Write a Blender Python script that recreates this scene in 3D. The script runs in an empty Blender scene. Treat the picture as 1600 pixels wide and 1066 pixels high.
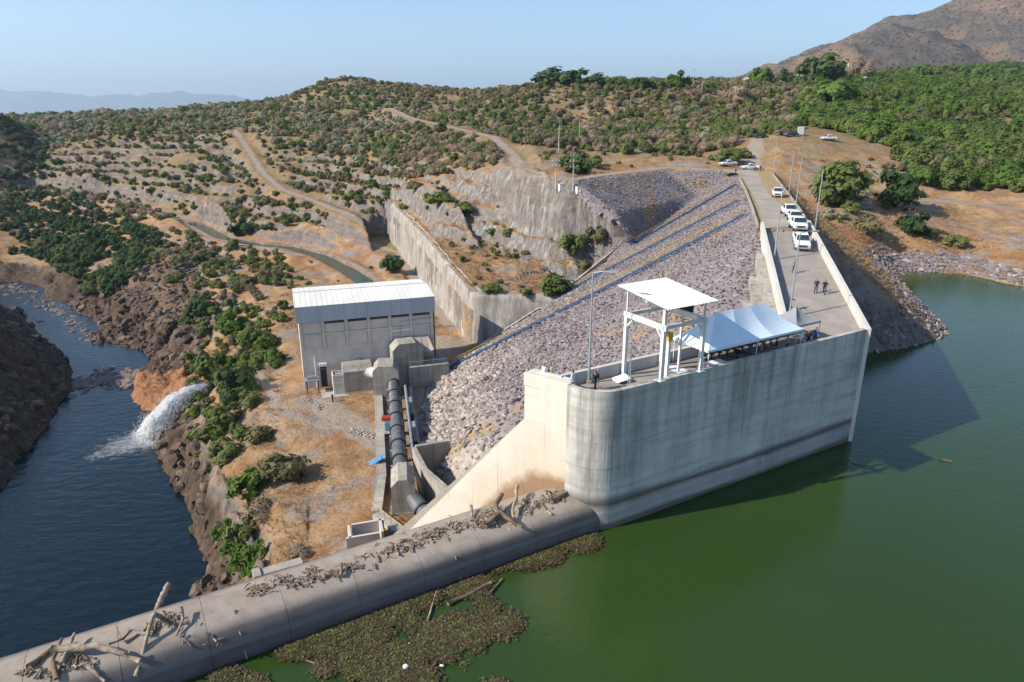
import bpy, bmesh, math, random
import numpy as np
from mathutils import Vector, Matrix, Euler
random.seed(7); np.random.seed(7)
HAZE = True
scene = bpy.context.scene
COL = scene.collection
# ------------------------------------------------------------------ camera
CZ = 31.8                      # metres above the reservoir surface (z = 0)
PITCH = math.radians(18.4)
FPX = 1067.0                   # focal length in photo pixels (1600 wide)
cam_d = bpy.data.cameras.new('camera'); cam = bpy.data.objects.new('camera', cam_d); COL.objects.link(cam)
cam.location = (0, 0, CZ); cam.rotation_euler = (math.pi/2-PITCH, 0, 0)
cam_d.sensor_width = 36; cam_d.lens = 36*FPX/1600; cam_d.clip_start = .5; cam_d.clip_end = 80000
scene.camera = cam
# ------------------------------------------------------------------ sky and sun
SUN_EL = math.radians(34.5); SUN_AZ = math.atan2(-.953, -.304)   # clockwise from +Y
world = bpy.data.worlds.new('World'); scene.world = world; world.use_nodes = True
wn = world.node_tree.nodes; wl = world.node_tree.links; wn.clear()
wo = wn.new('ShaderNodeOutputWorld'); wb = wn.new('ShaderNodeBackground'); ws = wn.new('ShaderNodeTexSky')
ws.sky_type = 'NISHITA'; ws.sun_disc = False; ws.sun_elevation = SUN_EL; ws.sun_rotation = SUN_AZ
ws.altitude = 300; ws.air_density = 1.0; ws.dust_density = .5; ws.ozone_density = 4.0
wb.inputs['Strength'].default_value = .115
wl.new(ws.outputs[0], wb.inputs[0]); wl.new(wb.outputs[0], wo.inputs[0])
sd = bpy.data.lights.new('sun', 'SUN'); sd.energy = 4.8; sd.angle = math.radians(.53); sd.color = (1, .92, .79)
sun = bpy.data.objects.new('sun', sd); COL.objects.link(sun)
to_sun = Vector((math.sin(SUN_AZ)*math.cos(SUN_EL), math.cos(SUN_AZ)*math.cos(SUN_EL), math.sin(SUN_EL)))
sun.rotation_euler = to_sun.to_track_quat('Z', 'Y').to_euler(); sun.location = to_sun*300
vs = scene.view_settings; vs.view_transform = 'Standard'; vs.look = 'None'; vs.exposure = .8; vs.gamma = 1; vs.use_curve_mapping = False
scene.render.engine = 'CYCLES'
cy = scene.cycles; cy.max_bounces = 6; cy.diffuse_bounces = 2; cy.glossy_bounces = 2; cy.transmission_bounces = 3; cy.volume_bounces = 0; cy.transparent_max_bounces = 6

# ------------------------------------------------------------------ helpers
SP, CP = math.sin(PITCH), math.cos(PITCH)
def ray(px, py):
    a = (px-800)/FPX; b = (533-py)/FPX
    return Vector((a, CP+b*SP, -SP+b*CP))
def P(px, py, z):                       # photo pixel + known height -> place
    d = ray(px, py); t = (z-CZ)/d.z
    return Vector((0, 0, CZ))+d*t
def PT(px, py, t):                      # photo pixel + known depth -> place
    return Vector((0, 0, CZ))+ray(px, py)*t
UX, UY = .862, .507
def D(u, n, z=0.):                      # frame along the water-side wall: u along it, n away from the water
    return Vector((u*UX-n*UY, u*UY+n*UX, z))
def proj(x, y, z):
    zz = z-CZ; f = y*CP-zz*SP; v = y*SP+zz*CP; f = np.maximum(f, 1e-3)
    return 800+FPX*x/f, 533-FPX*v/f
def pip(px, py, poly):
    inside = np.zeros(np.shape(px), bool); n = len(poly)
    for i in range(n):
        x0, y0 = poly[i]; x1, y1 = poly[(i+1) % n]
        if y0 == y1: continue
        c = ((y0 > py) != (y1 > py)) & (px < (x1-x0)*(py-y0)/(y1-y0)+x0)
        inside ^= c
    return inside
def _h(ix, iy, s):
    n = (ix.astype(np.int64)*374761393+iy.astype(np.int64)*668265263+s*974711) & 0xffffffff
    n = ((n ^ (n >> 13))*1274126177) & 0xffffffff
    n = n ^ (n >> 16)
    return (n & 0xffffff)/float(0xffffff)
def vnoise(x, y, s=0):
    x = np.asarray(x, float); y = np.asarray(y, float)
    ix = np.floor(x); iy = np.floor(y); fx = x-ix; fy = y-iy
    fx = fx*fx*fx*(fx*(fx*6-15)+10); fy = fy*fy*fy*(fy*(fy*6-15)+10)
    a = _h(ix, iy, s); b = _h(ix+1, iy, s); c = _h(ix, iy+1, s); d = _h(ix+1, iy+1, s)
    return (a*(1-fx)+b*fx)*(1-fy)+(c*(1-fx)+d*fx)*fy
def fbm(x, y, scale, octv=4, s=0, ridged=False):
    t = 0; a = .5; k = 1./scale; tot = 0
    for i in range(octv):
        v = vnoise(x*k*(1+.03*i)+17.3*i, y*k+9.1*i, s+i)*2-1
        if ridged: v = 1-2*abs(v)
        t = t+a*v; tot += a; a *= .5; k *= 2.03
    return t/tot
def sstep(a, b, x):
    t = np.clip((x-a)/(b-a), 0, 1); return t*t*(3-2*t)
def seg_dist(x, y, pts):
    """distance to a polyline and the height interpolated along it (pts: x, y, z)"""
    best = np.full(np.shape(x), 1e9); zz = np.zeros(np.shape(x)); sg = np.zeros(np.shape(x))
    for i in range(len(pts)-1):
        ax, ay, az = pts[i]; bx, by, bz = pts[i+1]
        dx, dy = bx-ax, by-ay; L = dx*dx+dy*dy
        t = np.clip(((x-ax)*dx+(y-ay)*dy)/L, 0, 1)
        d = np.hypot(x-ax-t*dx, y-ay-t*dy); m = d < best
        best = np.where(m, d, best); zz = np.where(m, az+t*(bz-az), zz)
        sg = np.where(m, np.sign(dx*(y-ay)-dy*(x-ax)), sg)
    return best, zz, sg

# ---- mesh builder
class MB:
    def __init__(s): s.v = []; s.f = []; s.m = []; s.mi = 0
    def quad(s, *p):
        i = len(s.v); s.v += [tuple(q) for q in p]; s.f.append(tuple(range(i, i+len(p)))); s.m.append(s.mi); return s
    def raw(s, vs, fs):
        i = len(s.v); s.v += [tuple(q) for q in vs]; s.f += [tuple(i+k for k in f) for f in fs]; s.m += [s.mi]*len(fs); return s
    def box(s, c, size, rz=0., M=None):
        hx, hy, hz = [q/2 for q in size]; cs, sn = math.cos(rz), math.sin(rz); vs = []
        for dz in (-hz, hz):
            for dx, dy in ((-hx, -hy), (hx, -hy), (hx, hy), (-hx, hy)):
                p = Vector((c[0]+dx*cs-dy*sn, c[1]+dx*sn+dy*cs, c[2]+dz)); vs.append(M @ p if M else p)
        return s.raw(vs, [(3, 2, 1, 0), (4, 5, 6, 7), (0, 1, 5, 4), (1, 2, 6, 5), (2, 3, 7, 6), (3, 0, 4, 7)])
    def prism(s, poly, z0, z1, ztop=None):
        """poly: plan outline, counter-clockwise; z1 may be a list (one per corner)"""
        n = len(poly); zt = z1 if isinstance(z1, (list, tuple)) else [z1]*n; zb = z0 if isinstance(z0, (list, tuple)) else [z0]*n
        vs = [(p[0], p[1], zb[i]) for i, p in enumerate(poly)]+[(p[0], p[1], zt[i]) for i, p in enumerate(poly)]
        fs = [tuple(range(n-1, -1, -1)), tuple(range(n, 2*n))]+[(i, (i+1) % n, n+(i+1) % n, n+i) for i in range(n)]
        return s.raw(vs, fs)
    def beam(s, a, b, w, h, up=(0, 0, 1)):
        a = Vector(a); b = Vector(b); d = (b-a).normalized(); up = Vector(up)
        if abs(d.dot(up)) > .98: up = Vector((1, 0, 0))
        r = d.cross(up).normalized()*w/2; q = r.cross(d).normalized()*h/2
        vs = [a-r-q, a+r-q, a+r+q, a-r+q, b-r-q, b+r-q, b+r+q, b-r+q]
        return s.raw(vs, [(0, 1, 2, 3), (7, 6, 5, 4), (4, 5, 1, 0), (5, 6, 2, 1), (6, 7, 3, 2), (7, 4, 0, 3)])
    def tube(s, pts, r, n=8, cap=True, jit=0.):
        pts = [Vector(p) for p in pts]; rs = r if isinstance(r, (list, tuple)) else [r]*len(pts)
        i0 = len(s.v); ref = Vector((0, 0, 1))
        for i, p in enumerate(pts):
            d = (pts[min(i+1, len(pts)-1)]-pts[max(i-1, 0)]).normalized()
            rf = ref if abs(d.dot(ref)) < .95 else Vector((1, 0, 0))
            a = d.cross(rf).normalized(); b = a.cross(d).normalized()
            for k in range(n):
                an = 2*math.pi*k/n; rr = rs[i]*(1+random.uniform(-jit, jit))
                s.v.append(tuple(p+a*math.cos(an)*rr+b*math.sin(an)*rr))
        for i in range(len(pts)-1):
            for k in range(n):
                s.f.append((i0+i*n+k, i0+i*n+(k+1) % n, i0+(i+1)*n+(k+1) % n, i0+(i+1)*n+k)); s.m.append(s.mi)
        if cap:
            s.f.append(tuple(i0+k for k in range(n))); s.m.append(s.mi)
            e = i0+(len(pts)-1)*n; s.f.append(tuple(e+k for k in range(n-1, -1, -1))); s.m.append(s.mi)
        return s
    def blob(s, c, r, seed=0, sub=1, amp=.2):
        bm = bmesh.new(); bmesh.ops.create_icosphere(bm, subdivisions=sub, radius=1)
        rnd = random.Random(seed); vs = []
        for v in bm.verts:
            k = 1+rnd.uniform(-amp, amp); vs.append((c[0]+v.co.x*r[0]*k, c[1]+v.co.y*r[1]*k, c[2]+v.co.z*r[2]*k))
        fs = [tuple(v.index for v in f.verts) for f in bm.faces]; bm.free()
        return s.raw(vs, fs)
    def mesh(s, name, mats, smooth=False, off=None):
        me = bpy.data.meshes.new(name)
        vs = s.v if off is None else [(p[0]-off[0], p[1]-off[1], p[2]-off[2]) for p in s.v]
        me.from_pydata(vs, [], s.f)
        for m in (mats if isinstance(mats, (list, tuple)) else [mats]): me.materials.append(m)
        if len(me.materials) > 1: me.polygons.foreach_set('material_index', s.m)
        if smooth: me.polygons.foreach_set('use_smooth', [True]*len(me.polygons))
        me.update(); return me
    def build(s, name, mats, parent=None, smooth=False):
        off = parent['_o'] if parent is not None and '_o' in parent else None
        o = bpy.data.objects.new(name, s.mesh(name, mats, smooth, off)); COL.objects.link(o)
        if parent is not None: o.parent = parent
        if off is not None: o['_o'] = list(off)
        return o
def tag(o, label=None, cat=None, group=None, kind=None):
    if label: o['label'] = label
    if cat: o['category'] = cat
    if group: o['group'] = group
    if kind: o['kind'] = kind
    return o
def thing(name, loc, label, cat, group=None):
    o = bpy.data.objects.new(name, None); COL.objects.link(o); o.location = loc; o.empty_display_size = .3
    o['_o'] = list(loc)
    return tag(o, label, cat, group)
def copy_tree(o, parent=None):
    c = o.copy(); COL.objects.link(c)
    if parent is not None: c.parent = parent
    for ch in o.children: copy_tree(ch, c)
    return c
def inst(name, me, parent, M):
    o = bpy.data.objects.new(name, me); COL.objects.link(o); o.parent = parent
    off = Vector(parent['_o']) if '_o' in parent else Vector((0, 0, 0))
    o.matrix_basis = Matrix.Translation(-off) @ M; return o

# ---- materials
def rgb(h):            # '#rrggbb' sRGB -> linear
    c = [int(h[i:i+2], 16)/255 for i in (1, 3, 5)]
    return tuple(q/12.92 if q <= .04045 else ((q+.055)/1.055)**2.4 for q in c)
class NT:
    def __init__(s, name):
        s.mat = bpy.data.materials.new(name); s.mat.use_nodes = True; s.t = s.mat.node_tree; s.t.nodes.clear()
        s.out = s.n('ShaderNodeOutputMaterial'); s.b = s.n('ShaderNodeBsdfPrincipled'); s.l(s.b.outputs[0], s.out.inputs[0])
        s.b.inputs['Specular IOR Level'].default_value = .3
    def n(s, ty, **k):
        x = s.t.nodes.new(ty)
        for a, v in k.items(): setattr(x, a, v)
        return x
    def l(s, a, b): s.t.links.new(a, b)
    def coord(s, scale=(1, 1, 1), kind='geo'):
        g = s.n('ShaderNodeNewGeometry') if kind == 'geo' else s.n('ShaderNodeTexCoord')
        m = s.n('ShaderNodeMapping'); m.inputs['Scale'].default_value = scale
        s.l(g.outputs['Position' if kind == 'geo' else 'Object'], m.inputs[0]); return m.outputs[0]
    def noise(s, scale, detail=5, rough=.6, co=None, lo=.35, hi=.65, dist=0):
        x = s.n('ShaderNodeTexNoise'); x.inputs['Scale'].default_value = scale; x.inputs['Detail'].default_value = detail
        x.inputs['Roughness'].default_value = rough; x.inputs['Distortion'].default_value = dist
        if co is not None: s.l(co, x.inputs['Vector'])
        r = s.n('ShaderNodeMapRange'); r.inputs['From Min'].default_value = lo; r.inputs['From Max'].default_value = hi
        s.l(x.outputs[0], r.inputs[0]); return r.outputs[0]
    def vor(s, scale, co=None, feature='F1', out='Distance'):
        x = s.n('ShaderNodeTexVoronoi', feature=feature); x.inputs['Scale'].default_value = scale
        if co is not None: s.l(co, x.inputs['Vector'])
        return x.outputs[out]
    def mix(s, f, a, b, mode='MIX'):
        x = s.n('ShaderNodeMix', data_type='RGBA', blend_type=mode)
        for i, q in ((0, f), (6, a), (7, b)):
            if isinstance(q, (int, float)): x.inputs[i].default_value = q
            elif isinstance(q, tuple): x.inputs[i].default_value = (*q[:3], 1)
            else: s.l(q, x.inputs[i])
        return x.outputs[2]
    def math(s, op, a, b=0., clamp=False):
        x = s.n('ShaderNodeMath', operation=op, use_clamp=clamp)
        for i, q in ((0, a), (1, b)):
            if isinstance(q, (int, float)): x.inputs[i].default_value = q
            else: s.l(q, x.inputs[i])
        return x.outputs[0]
    def ramp(s, f, stops):
        x = s.n('ShaderNodeValToRGB'); e = x.color_ramp.elements
        while len(e) < len(stops): e.new(.5)
        for k, (p, c) in enumerate(stops): e[k].position = p; e[k].color = (*c[:3], 1)
        s.l(f, x.inputs[0]); return x.outputs[0]
    def attr(s, name): 
        x = s.n('ShaderNodeAttribute', attribute_name=name); return x
    def done(s, col, rough=.85, bump=None, bstr=.4, bdist=.1, spec=None, metal=None):
        if isinstance(col, tuple): s.b.inputs['Base Color'].default_value = (*col[:3], 1)
        else: s.l(col, s.b.inputs['Base Color'])
        if isinstance(rough, (int, float)): s.b.inputs['Roughness'].default_value = rough
        else: s.l(rough, s.b.inputs['Roughness'])
        if spec is not None: s.b.inputs['Specular IOR Level'].default_value = spec
        if metal is not None: s.b.inputs['Metallic'].default_value = metal
        if bump is not None:
            x = s.n('ShaderNodeBump'); x.inputs['Strength'].default_value = bstr; x.inputs['Distance'].default_value = bdist
            s.l(bump, x.inputs['Height']); s.l(x.outputs[0], s.b.inputs['Normal'])
        return s.mat
def plain(name, c, rough=.7, var=.25, scale=1.5, metal=None, spec=None, stretch=(1, 1, 1), bump=0.):
    n = NT(name); co = n.coord(stretch, 'obj'); f = n.noise(scale, 6, .65, co)
    col = n.mix(f, tuple(q*(1-var) for q in c), tuple(min(1, q*(1+var*.6)) for q in c))
    return n.done(col, rough, f if bump else None, bump, .05, spec, metal)
# ------------------------------------------------------------------ lie of the land
ZP = [ # photo pixel, height: river edges, banks, yard
 (290,935,-28),(345,880,-28),(300,805,-28),(268,740,-28),(247,692,-28),(212,640,-28),(200,600,-28),(230,560,-28.5),(150,545,-28),(140,515,-28),
 (105,488,-28),(60,462,-28),(0,438,-28),(115,592,-28),(85,640,-28),(40,705,-28),(0,775,-28),(78,540,-28),(58,515,-28),(0,480,-28),
 (150,720,-33),(120,860,-34),(60,950,-34),(200,820,-33),(110,540,-33),(40,472,-33),(180,640,-33),(125,575,-31),(190,575,-31),(90,515,-33),(15,460,-32),(150,610,-30),(280,870,-32),
 (330,745,-20),(345,800,-20),(375,860,-21),(305,690,-23.5),(395,900,-21),(420,880,-17),(470,885,-16.5),
 (480,612,-15),(600,690,-15),(520,640,-15),(460,655,-15.3),(600,830,-15),(550,850,-15),(640,640,-15),(640,560,-15),(700,520,-14.5),(690,600,-15),
 (430,700,-17),(500,760,-16.2),(430,800,-17),(380,660,-18),(420,600,-16),(390,560,-17),(440,520,-14.5),(455,470,-13.5),(330,610,-22),(300,560,-23),(340,560,-20.5),
 (240,600,-25),(260,560,-25.5),(400,440,-15),(400,480,-16.5),(340,500,-20),(300,450,-18.5),(340,420,-16.5),(260,500,-22.5),(180,500,-26),(230,530,-26),
 (205,425,-18),(180,470,-24.5),(250,440,-18),(285,470,-22),(100,395,-20),(40,425,-25),(150,440,-24),(50,335,-16),(150,325,-12.5),(250,330,-12),(300,372,-14),(20,300,-10),
 (620,470,-14),(660,500,-14.3),(600,410,-13.5),(560,380,-12.5),(520,430,-14.2),(480,405,-14.2),(420,392,-14.2),(350,378,-14.2),
 # terraced hill
 (640,290,8.5),(700,262,14),(720,300,9.5),(800,300,11),(850,330,7.5),(930,345,5.5),(760,380,-1),(840,420,-3.5),(800,420,-4),(880,300,13.5),
 (800,262,17),(870,275,16.5),(800,232,20),(900,240,19),(1000,240,19.5),(1100,238,19),
 # reservoir bank
 (1400,425,0),(1480,424,0),(1540,434,0),(1600,450,0),(1500,395,2.2),(1400,395,2.2),(1600,415,2.4),
]
TP = [ # photo pixel, depth
 (900,200,345),(700,182,430),(1000,182,330),(1100,182,330),(800,140,420),(1000,139,390),(900,140,400),(650,142,500),(520,140,560),(590,142,540),(400,163,600),(300,169,650),
 (150,176,750),(0,190,900),(60,200,700),(200,195,500),(100,218,450),(40,225,560),(300,215,430),(550,190,444),(460,200,400),(640,200,340),(700,225,290),(470,165,560),
 (1180,215,232),(1300,222,228),(1400,245,213),(1250,216,232),(1300,252,212),(1350,292,190),(1300,330,160),(1350,370,146),(1400,330,165),(1450,370,154),(1500,300,186),(1600,300,182),
 (1600,380,150),(1500,250,222),(1600,205,262),(1600,140,430),(1400,138,450),(1250,133,420),(1250,182,300),(1500,185,292),(1420,195,290),(1500,335,172),(1130,140,400),(1060,250,212),
 (1240,250,208),(0,233,480),(30,245,485),(75,276,510),(90,258,560),
]
XYZ = [(-88,95,-28),(-108,90,-12),(-118,146,-11),(-112,115,-11),(-150,130,-4),(-150,178,-14),(-165,190,-10),(-220,210,2),(-95,75,-14),(-80,60,-16),(-130,60,0),(-250,250,2),(-300,330,8),(-420,420,30),(-430,540,25),
 (-10,60,-15),(-30,50,-18),(-45,55,-30),(-60,55,-33),(0,70,-15),(0,95,-15),(10,120,-16),(25,140,-14),(20,80,-15),
 (60,60,-9),(60,85,-9),(100,80,-9),(100,110,-8),(90,130,-4),(140,60,-8),(150,110,-5),(180,140,3),(30,40,-10),(200,180,15),
 (-800,900,30),(-400,1300,10),(0,1000,40),(300,900,70),(700,900,80),(500,600,60),(400,350,50),(0,700,42),(-300,800,35),(250,500,52),(-600,600,20),(900,1300,90),(-900,1500,5),(0,1500,40)]
_ty = [205, 220, 240, 260, 280, 300, 320, 340]; _tt = [415, 398, 378, 358, 338, 318, 300, 285]
for _x, _k in ((100, 40), (180, 26), (250, 15), (330, 0), (400, -10), (480, -25), (550, -40)):
    for _y, _t in zip(_ty, _tt):
        if _x == 100 and not 230 < _y < 305 or _x == 180 and _y > 310 or _x == 550 and _y < 250 or _x == 480 and _y < 215: continue
        TP.append((_x, _y, _t+_k))
pts = [tuple(P(*q)) for q in ZP]+[tuple(PT(*q)) for q in TP]+XYZ
pts = np.array(pts)
def warp(x, y):
    r = np.hypot(x, y); return np.stack([np.arctan2(x, y)*1.6, np.log(np.maximum(r, 20))], -1)
_W = warp(pts[:, 0], pts[:, 1])
def _phi(d2): return np.sqrt(d2+.0016)
_d2 = ((_W[:, None]-_W[None])**2).sum(-1)
_A = _phi(_d2)-np.eye(len(pts))*.012
_n = len(pts); _B = np.zeros((_n+1, _n+1)); _B[:_n, :_n] = _A; _B[_n, :_n] = 1; _B[:_n, _n] = 1
_c = np.linalg.solve(_B, np.append(pts[:, 2], 0))
def natural(x, y):
    sh = np.shape(x); w = warp(np.ravel(x), np.ravel(y)); out = np.empty(len(w))
    for i in range(0, len(w), 20000):
        q = w[i:i+20000]; d2 = ((q[:, None]-_W[None])**2).sum(-1)
        out[i:i+20000] = _phi(d2) @ _c[:_n]+_c[_n]
    return out.reshape(sh)
# rockfill embankment
TOE = None
def zdam(x, y):
    a = 16.4-np.hypot(np.maximum(-.962*(x-35)+.273*(y-95), 0), np.maximum(97-y, 0)*.55)/np.interp(y, [86, 121], [1.40, 1.75])
    b = (x-16)*.762-(y-168)*.647; b = 16.4-b/2.0-np.maximum(0, b-12)*.9-np.maximum(0, -2-((x-16)*.647+(y-168)*.762))*1.6
    c = 16.4-(201-y)/1.8-np.maximum(0, 186-y)*.9
    k = 1.2
    z = np.minimum(np.maximum(np.maximum(a, b), c), 16.4)
    if TOE: z = z-1.25*np.maximum(0, (x-TOE[0])*TOE[2]+(y-TOE[1])*TOE[3])*(y < 100)
    return np.maximum(z, -15.3)
def march(px, py, fn):
    d = ray(px, py); t = 40.
    while t < 400 and CZ+d.z*t > fn(d.x*t, d.y*t): t += .5
    return Vector((d.x*t, d.y*t, CZ+d.z*t))
_a = march(662,692, zdam); _b = march(752,698, zdam); _d = Vector((_b.y-_a.y, -(_b.x-_a.x), 0)).normalized()
if _d.x*(0-_a.x)+_d.y*(100-_a.y) > 0: _d = -_d
TOE = (_a.x, _a.y, _d.x, _d.y)
L0 = [(903,284),(955,275),(1040,267),(1110,267),(1150,270)]
damTop = [march(*q, zdam) for q in L0]
damLeft = [P(*q, -15.1) for q in ((664,694),(655,650),(668,600))]+[march(*q, zdam) for q in [(740,548),(840,487),(900,442),(950,402),(975,378),(980,360),(955,337),(905,306)]]
DAM = [(p.x, p.y) for p in damTop]+[(57.5, 176), (35, 95), (28, 66.6), tuple(D(57, 43))[:2], tuple(D(30, 43))[:2], (1, 53), (-4.5, 57.5), (-7.5, 60.5)]+[tuple(P(*q))[:2] for q in ((716,772,-10.4),(671,731,-10.8),(655,699,-10.8))]+[(p.x, p.y) for p in damLeft]
# shotcrete wall at the foot of the cut: near end, corner, far end
WALL = [(7.5, 135, -3.6), (-9.4, 138.5, -3.4), (-25, 190, -.8), (-44, 247, 2.0)]
ROADS = {
 'contour': ([P(1150,266,16.5),P(1040,262,16.6),P(950,272,16.6),P(900,280,16.7),P(850,274,16.9),P(812,262,17.2),PT(800,240,245),PT(770,214,290),PT(700,198,340),PT(640,184,390),PT(608,169,440)], 1.9),
 'lower': ([P(700,505,-14.3),P(668,462,-14),P(625,398,-12.5),PT(590,365,236),PT(550,338,247),PT(490,314,279),PT(440,296,304),PT(408,268,339),PT(392,240,369),PT(366,203,412)], 1.5),
 'canal_road': ([P(470,398,-13.2),P(380,382,-13),P(318,366,-13),P(300,345,-12.6),P(235,322,-12),P(150,310,-11.5),P(45,300,-11)], 1.7),
 'yard': ([P(690,530,-14.6),P(676,585,-14.9),P(655,640,-15),P(650,680,-15)], 2.3),
 'yard_path': ([P(500,628,-15),P(560,672,-15),P(605,700,-15)], 2.6),
 'foot_path': ([P(560,672,-15),P(480,660,-15.2),P(432,632,-15.4),P(415,600,-15.8),P(405,585,-16)], .9),
 'steep': ([P(1172,262,16.5),PT(1180,240,217),PT(1182,216,232)], 2.4),
 'bank': ([PT(1440,312,182),PT(1520,318,178),PT(1620,330,172)], 3.2),
}
CANAL = [P(585,452,-14.6),P(545,425,-14.6),P(500,402,-14.6),P(450,388,-14.6),P(400,384,-14.6),P(350,374,-14.6),P(328,362,-14.6),P(308,352,-14.6)]
T_TER = [(60,275),(95,228),(330,205),(420,232),(620,262),(640,330),(620,380),(470,345),(400,372),(320,352),(230,318),(90,300)]
T_CLIFF = [(160,420),(300,400),(330,470),(330,540),(300,560),(210,570),(110,500),(150,470)]
T_GORGE = [(0,430),(60,440),(150,500),(330,480),(310,600),(330,700),(370,800),(420,910),(250,960),(0,800)]
T_CUT = [(575,265),(640,255),(780,280),(860,290),(985,350),(960,400),(850,480),(740,470),(600,320)]
TH = np.radians(np.linspace(-62, 62, 880)); RR = np.exp(np.linspace(math.log(46), math.log(1500), 620))
def stair(z, h, k):
    q = z/h; f = np.floor(q); g = q-f
    return h*(f+np.clip((g-k)/(1-k), 0, 1)*.93+.07*g)
def height(x, y):
    z = natural(x, y); r = np.hypot(x, y)
    px, py = proj(x, y, z)
    jx = fbm(x, y, 9, 3, 5)*9; jy = fbm(x, y, 9, 3, 8)*7
    dcan = seg_dist(x, y, CANAL)[0]
    ter = pip(px+jx, py+jy, T_TER) & (dcan > 9); cut = pip(px+jx*.6, py+jy*.6, T_CUT); gorge = pip(px+jx, py+jy, T_GORGE) | (z < -24) | (x < -78) & (y < 190); cl = pip(px+jx, py+jy, T_CLIFF)
    big = fbm(x, y, 60, 4, 11)*2.2*sstep(150, 400, r)+fbm(x, y, 350, 3, 3)*8*sstep(500, 1000, r)
    med = fbm(x, y, 14, 4, 21)*.9+fbm(x, y, 3.5, 3, 31)*.22
    flat = (np.abs(z+15) < 1.2) & (np.abs(px-600) < 160) & (py < 850) & (py > 520)
    z = z+np.where(flat, .12, 1)*(med+big)+9*np.exp(-(((x+148)/55)**2+((y-590)/60)**2))
    wob = fbm(x, y, 25, 3, 41)*2.5
    tw_ = sstep(-.55, -.2, fbm(x, y, 30, 3, 47)); z = np.where(ter, z+(stair(z+wob*.9, 4.0, .84)-wob*.6-z)*tw_+fbm(x, y, 4, 3, 49, True)*.25, z)
    z = np.maximum(z, np.where(y > 330, 50-.56*np.hypot(x+368, y-452)+big+med, -99))
    z = np.where(cut, stair(z+wob*.5+2, 4.4, .5)-2-wob*.3+fbm(x, y, 6, 5, 59, True)*1.5, z)
    rk = fbm(x, y, 7, 5, 51, True)
    z = np.where(gorge, z+(rk*2.3+fbm(x*1.5-y, y+x*.3, 2.6, 4, 77, True)*1.0-.3)*(.12+.88*sstep(-29.3, -26.2, z)), z)
    z = np.where(cl, stair(z+wob*.6+rk, 5.5, .35)-.5*rk, z)
    rock = gorge*1.
    # road benches
    road = np.zeros_like(z)
    for nm, (pl, w) in ROADS.items():
        d, zr, _ = seg_dist(x, y, pl)
        if nm in ('steep',): z = z+(zr-.15-z)*(1-sstep(w+1, w+6, d))
        else: z = z+(zr-z)*(1-sstep(w+.6, w+3.0+r*.012, d))
        ed = d+fbm(x, y, 3, 2, 61)*.9
        road = np.maximum(road, 1-sstep(w-.4, w+.5, ed))
    d, zr, _ = seg_dist(x, y, CANAL)
    z = np.where(d < 8, z+(-13.6-z)*(1-sstep(4.5, 8, d)), z); z = np.where(d < 3.4, -13.6-(1-sstep(2.2, 3.3, d))*3., z)
    # cut wall: ground in front stays, ground behind is raised and stepped
    d, zt, sg = seg_dist(x, y, WALL)
    behind = (sg < 0) & (y > 134) & (x < 9)
    step = zt+.15*np.minimum(d, 3.)+7.0*sstep(3.2, 6.0, d+wob*.5)+.2*np.clip(d-6, 0, 5)+6.5*sstep(11, 14.5, d+wob)+.35*np.maximum(d-15, 0)
    zb = np.minimum(step, np.maximum(z, zt))
    zb = np.where(d < 12, np.minimum(step, np.maximum(z+3, zt)), zb)
    z = np.where(behind & (d < 40), zb+(med*.5+fbm(x, y, 6, 4, 63, True)*.8)*sstep(2.0, 6, d), z)
    front = (~behind) & (d < 9) & (y > 130) & (x < 4)
    z = np.where(front, np.minimum(z, -13.6+np.clip(y-150, 0, 100)*.022+.1*med), z)
    z = np.where(behind & (d < 1.0), zt-4, z)
    # dam
    dam = pip(x, y, DAM)
    z = np.where(dam, zdam(x, y)-.7, z)
    dl = (x-35)-(y-95)*.273/.962; dr = (x-42)*.955-(y-97.5)*.297
    zc = np.where(y < 97, 10+np.clip(y-62, 0, 35)*.18, 16.4)
    dd = np.hypot(np.maximum(dr, 0), np.maximum(0, 103-y)*1.5*sstep(0, 5, dr))
    up = np.where(y < 100, np.minimum(zc, 16.4), 16.4)-dd/1.42+med*.5*(dr > 3)
    upz = (dr > -2) & (y > 72) & (y < 205)
    z = np.where(upz, np.maximum(z, np.minimum(up, zc)), z)
    crest = (dl > -.5) & (dr < .5) & (y > 94) & (y < 203)
    z = np.where(crest, 16.38+.06*med, z)
    # keep clear of the concrete
    u = x*UX+y*UY; n = -x*UY+y*UX
    blk = (n < 44) & (u > -80) & (u < 62) | (n < 50) & (u < 27)
    z = np.where(blk & (n > 30), np.minimum(z, -9-3*(u < 26)), z)
    rmp = (y > 60) & (y < 95) & (x > 26.5+(y-66)*.21) & (x < 36+(y-63)*.186)
    z = np.where(rmp, np.minimum(z, 7+(y-60)*.16), z)
    info = dict(ter=ter, cut=cut, gorge=gorge, cl=cl, road=road, dam=dam, flat=flat, px=px, py=py, upz=upz & (dr > 0), crest=crest, behind=behind & (d < 34))
    return z, info
GX = np.sin(TH)[:, None]*RR[None]; GY = np.cos(TH)[:, None]*RR[None]
GZ, INFO = height(GX, GY)
def ground(x, y):
    th = (math.atan2(x, y)-TH[0])/(TH[1]-TH[0]); lr = (math.log(max(math.hypot(x, y), 46.01))-math.log(RR[0]))/(math.log(RR[1])-math.log(RR[0]))
    i = min(max(int(th), 0), len(TH)-2); j = min(max(int(lr), 0), len(RR)-2); a = th-i; b = lr-j
    return (GZ[i, j]*(1-a)+GZ[i+1, j]*a)*(1-b)+(GZ[i, j+1]*(1-a)+GZ[i+1, j+1]*a)*b
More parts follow.
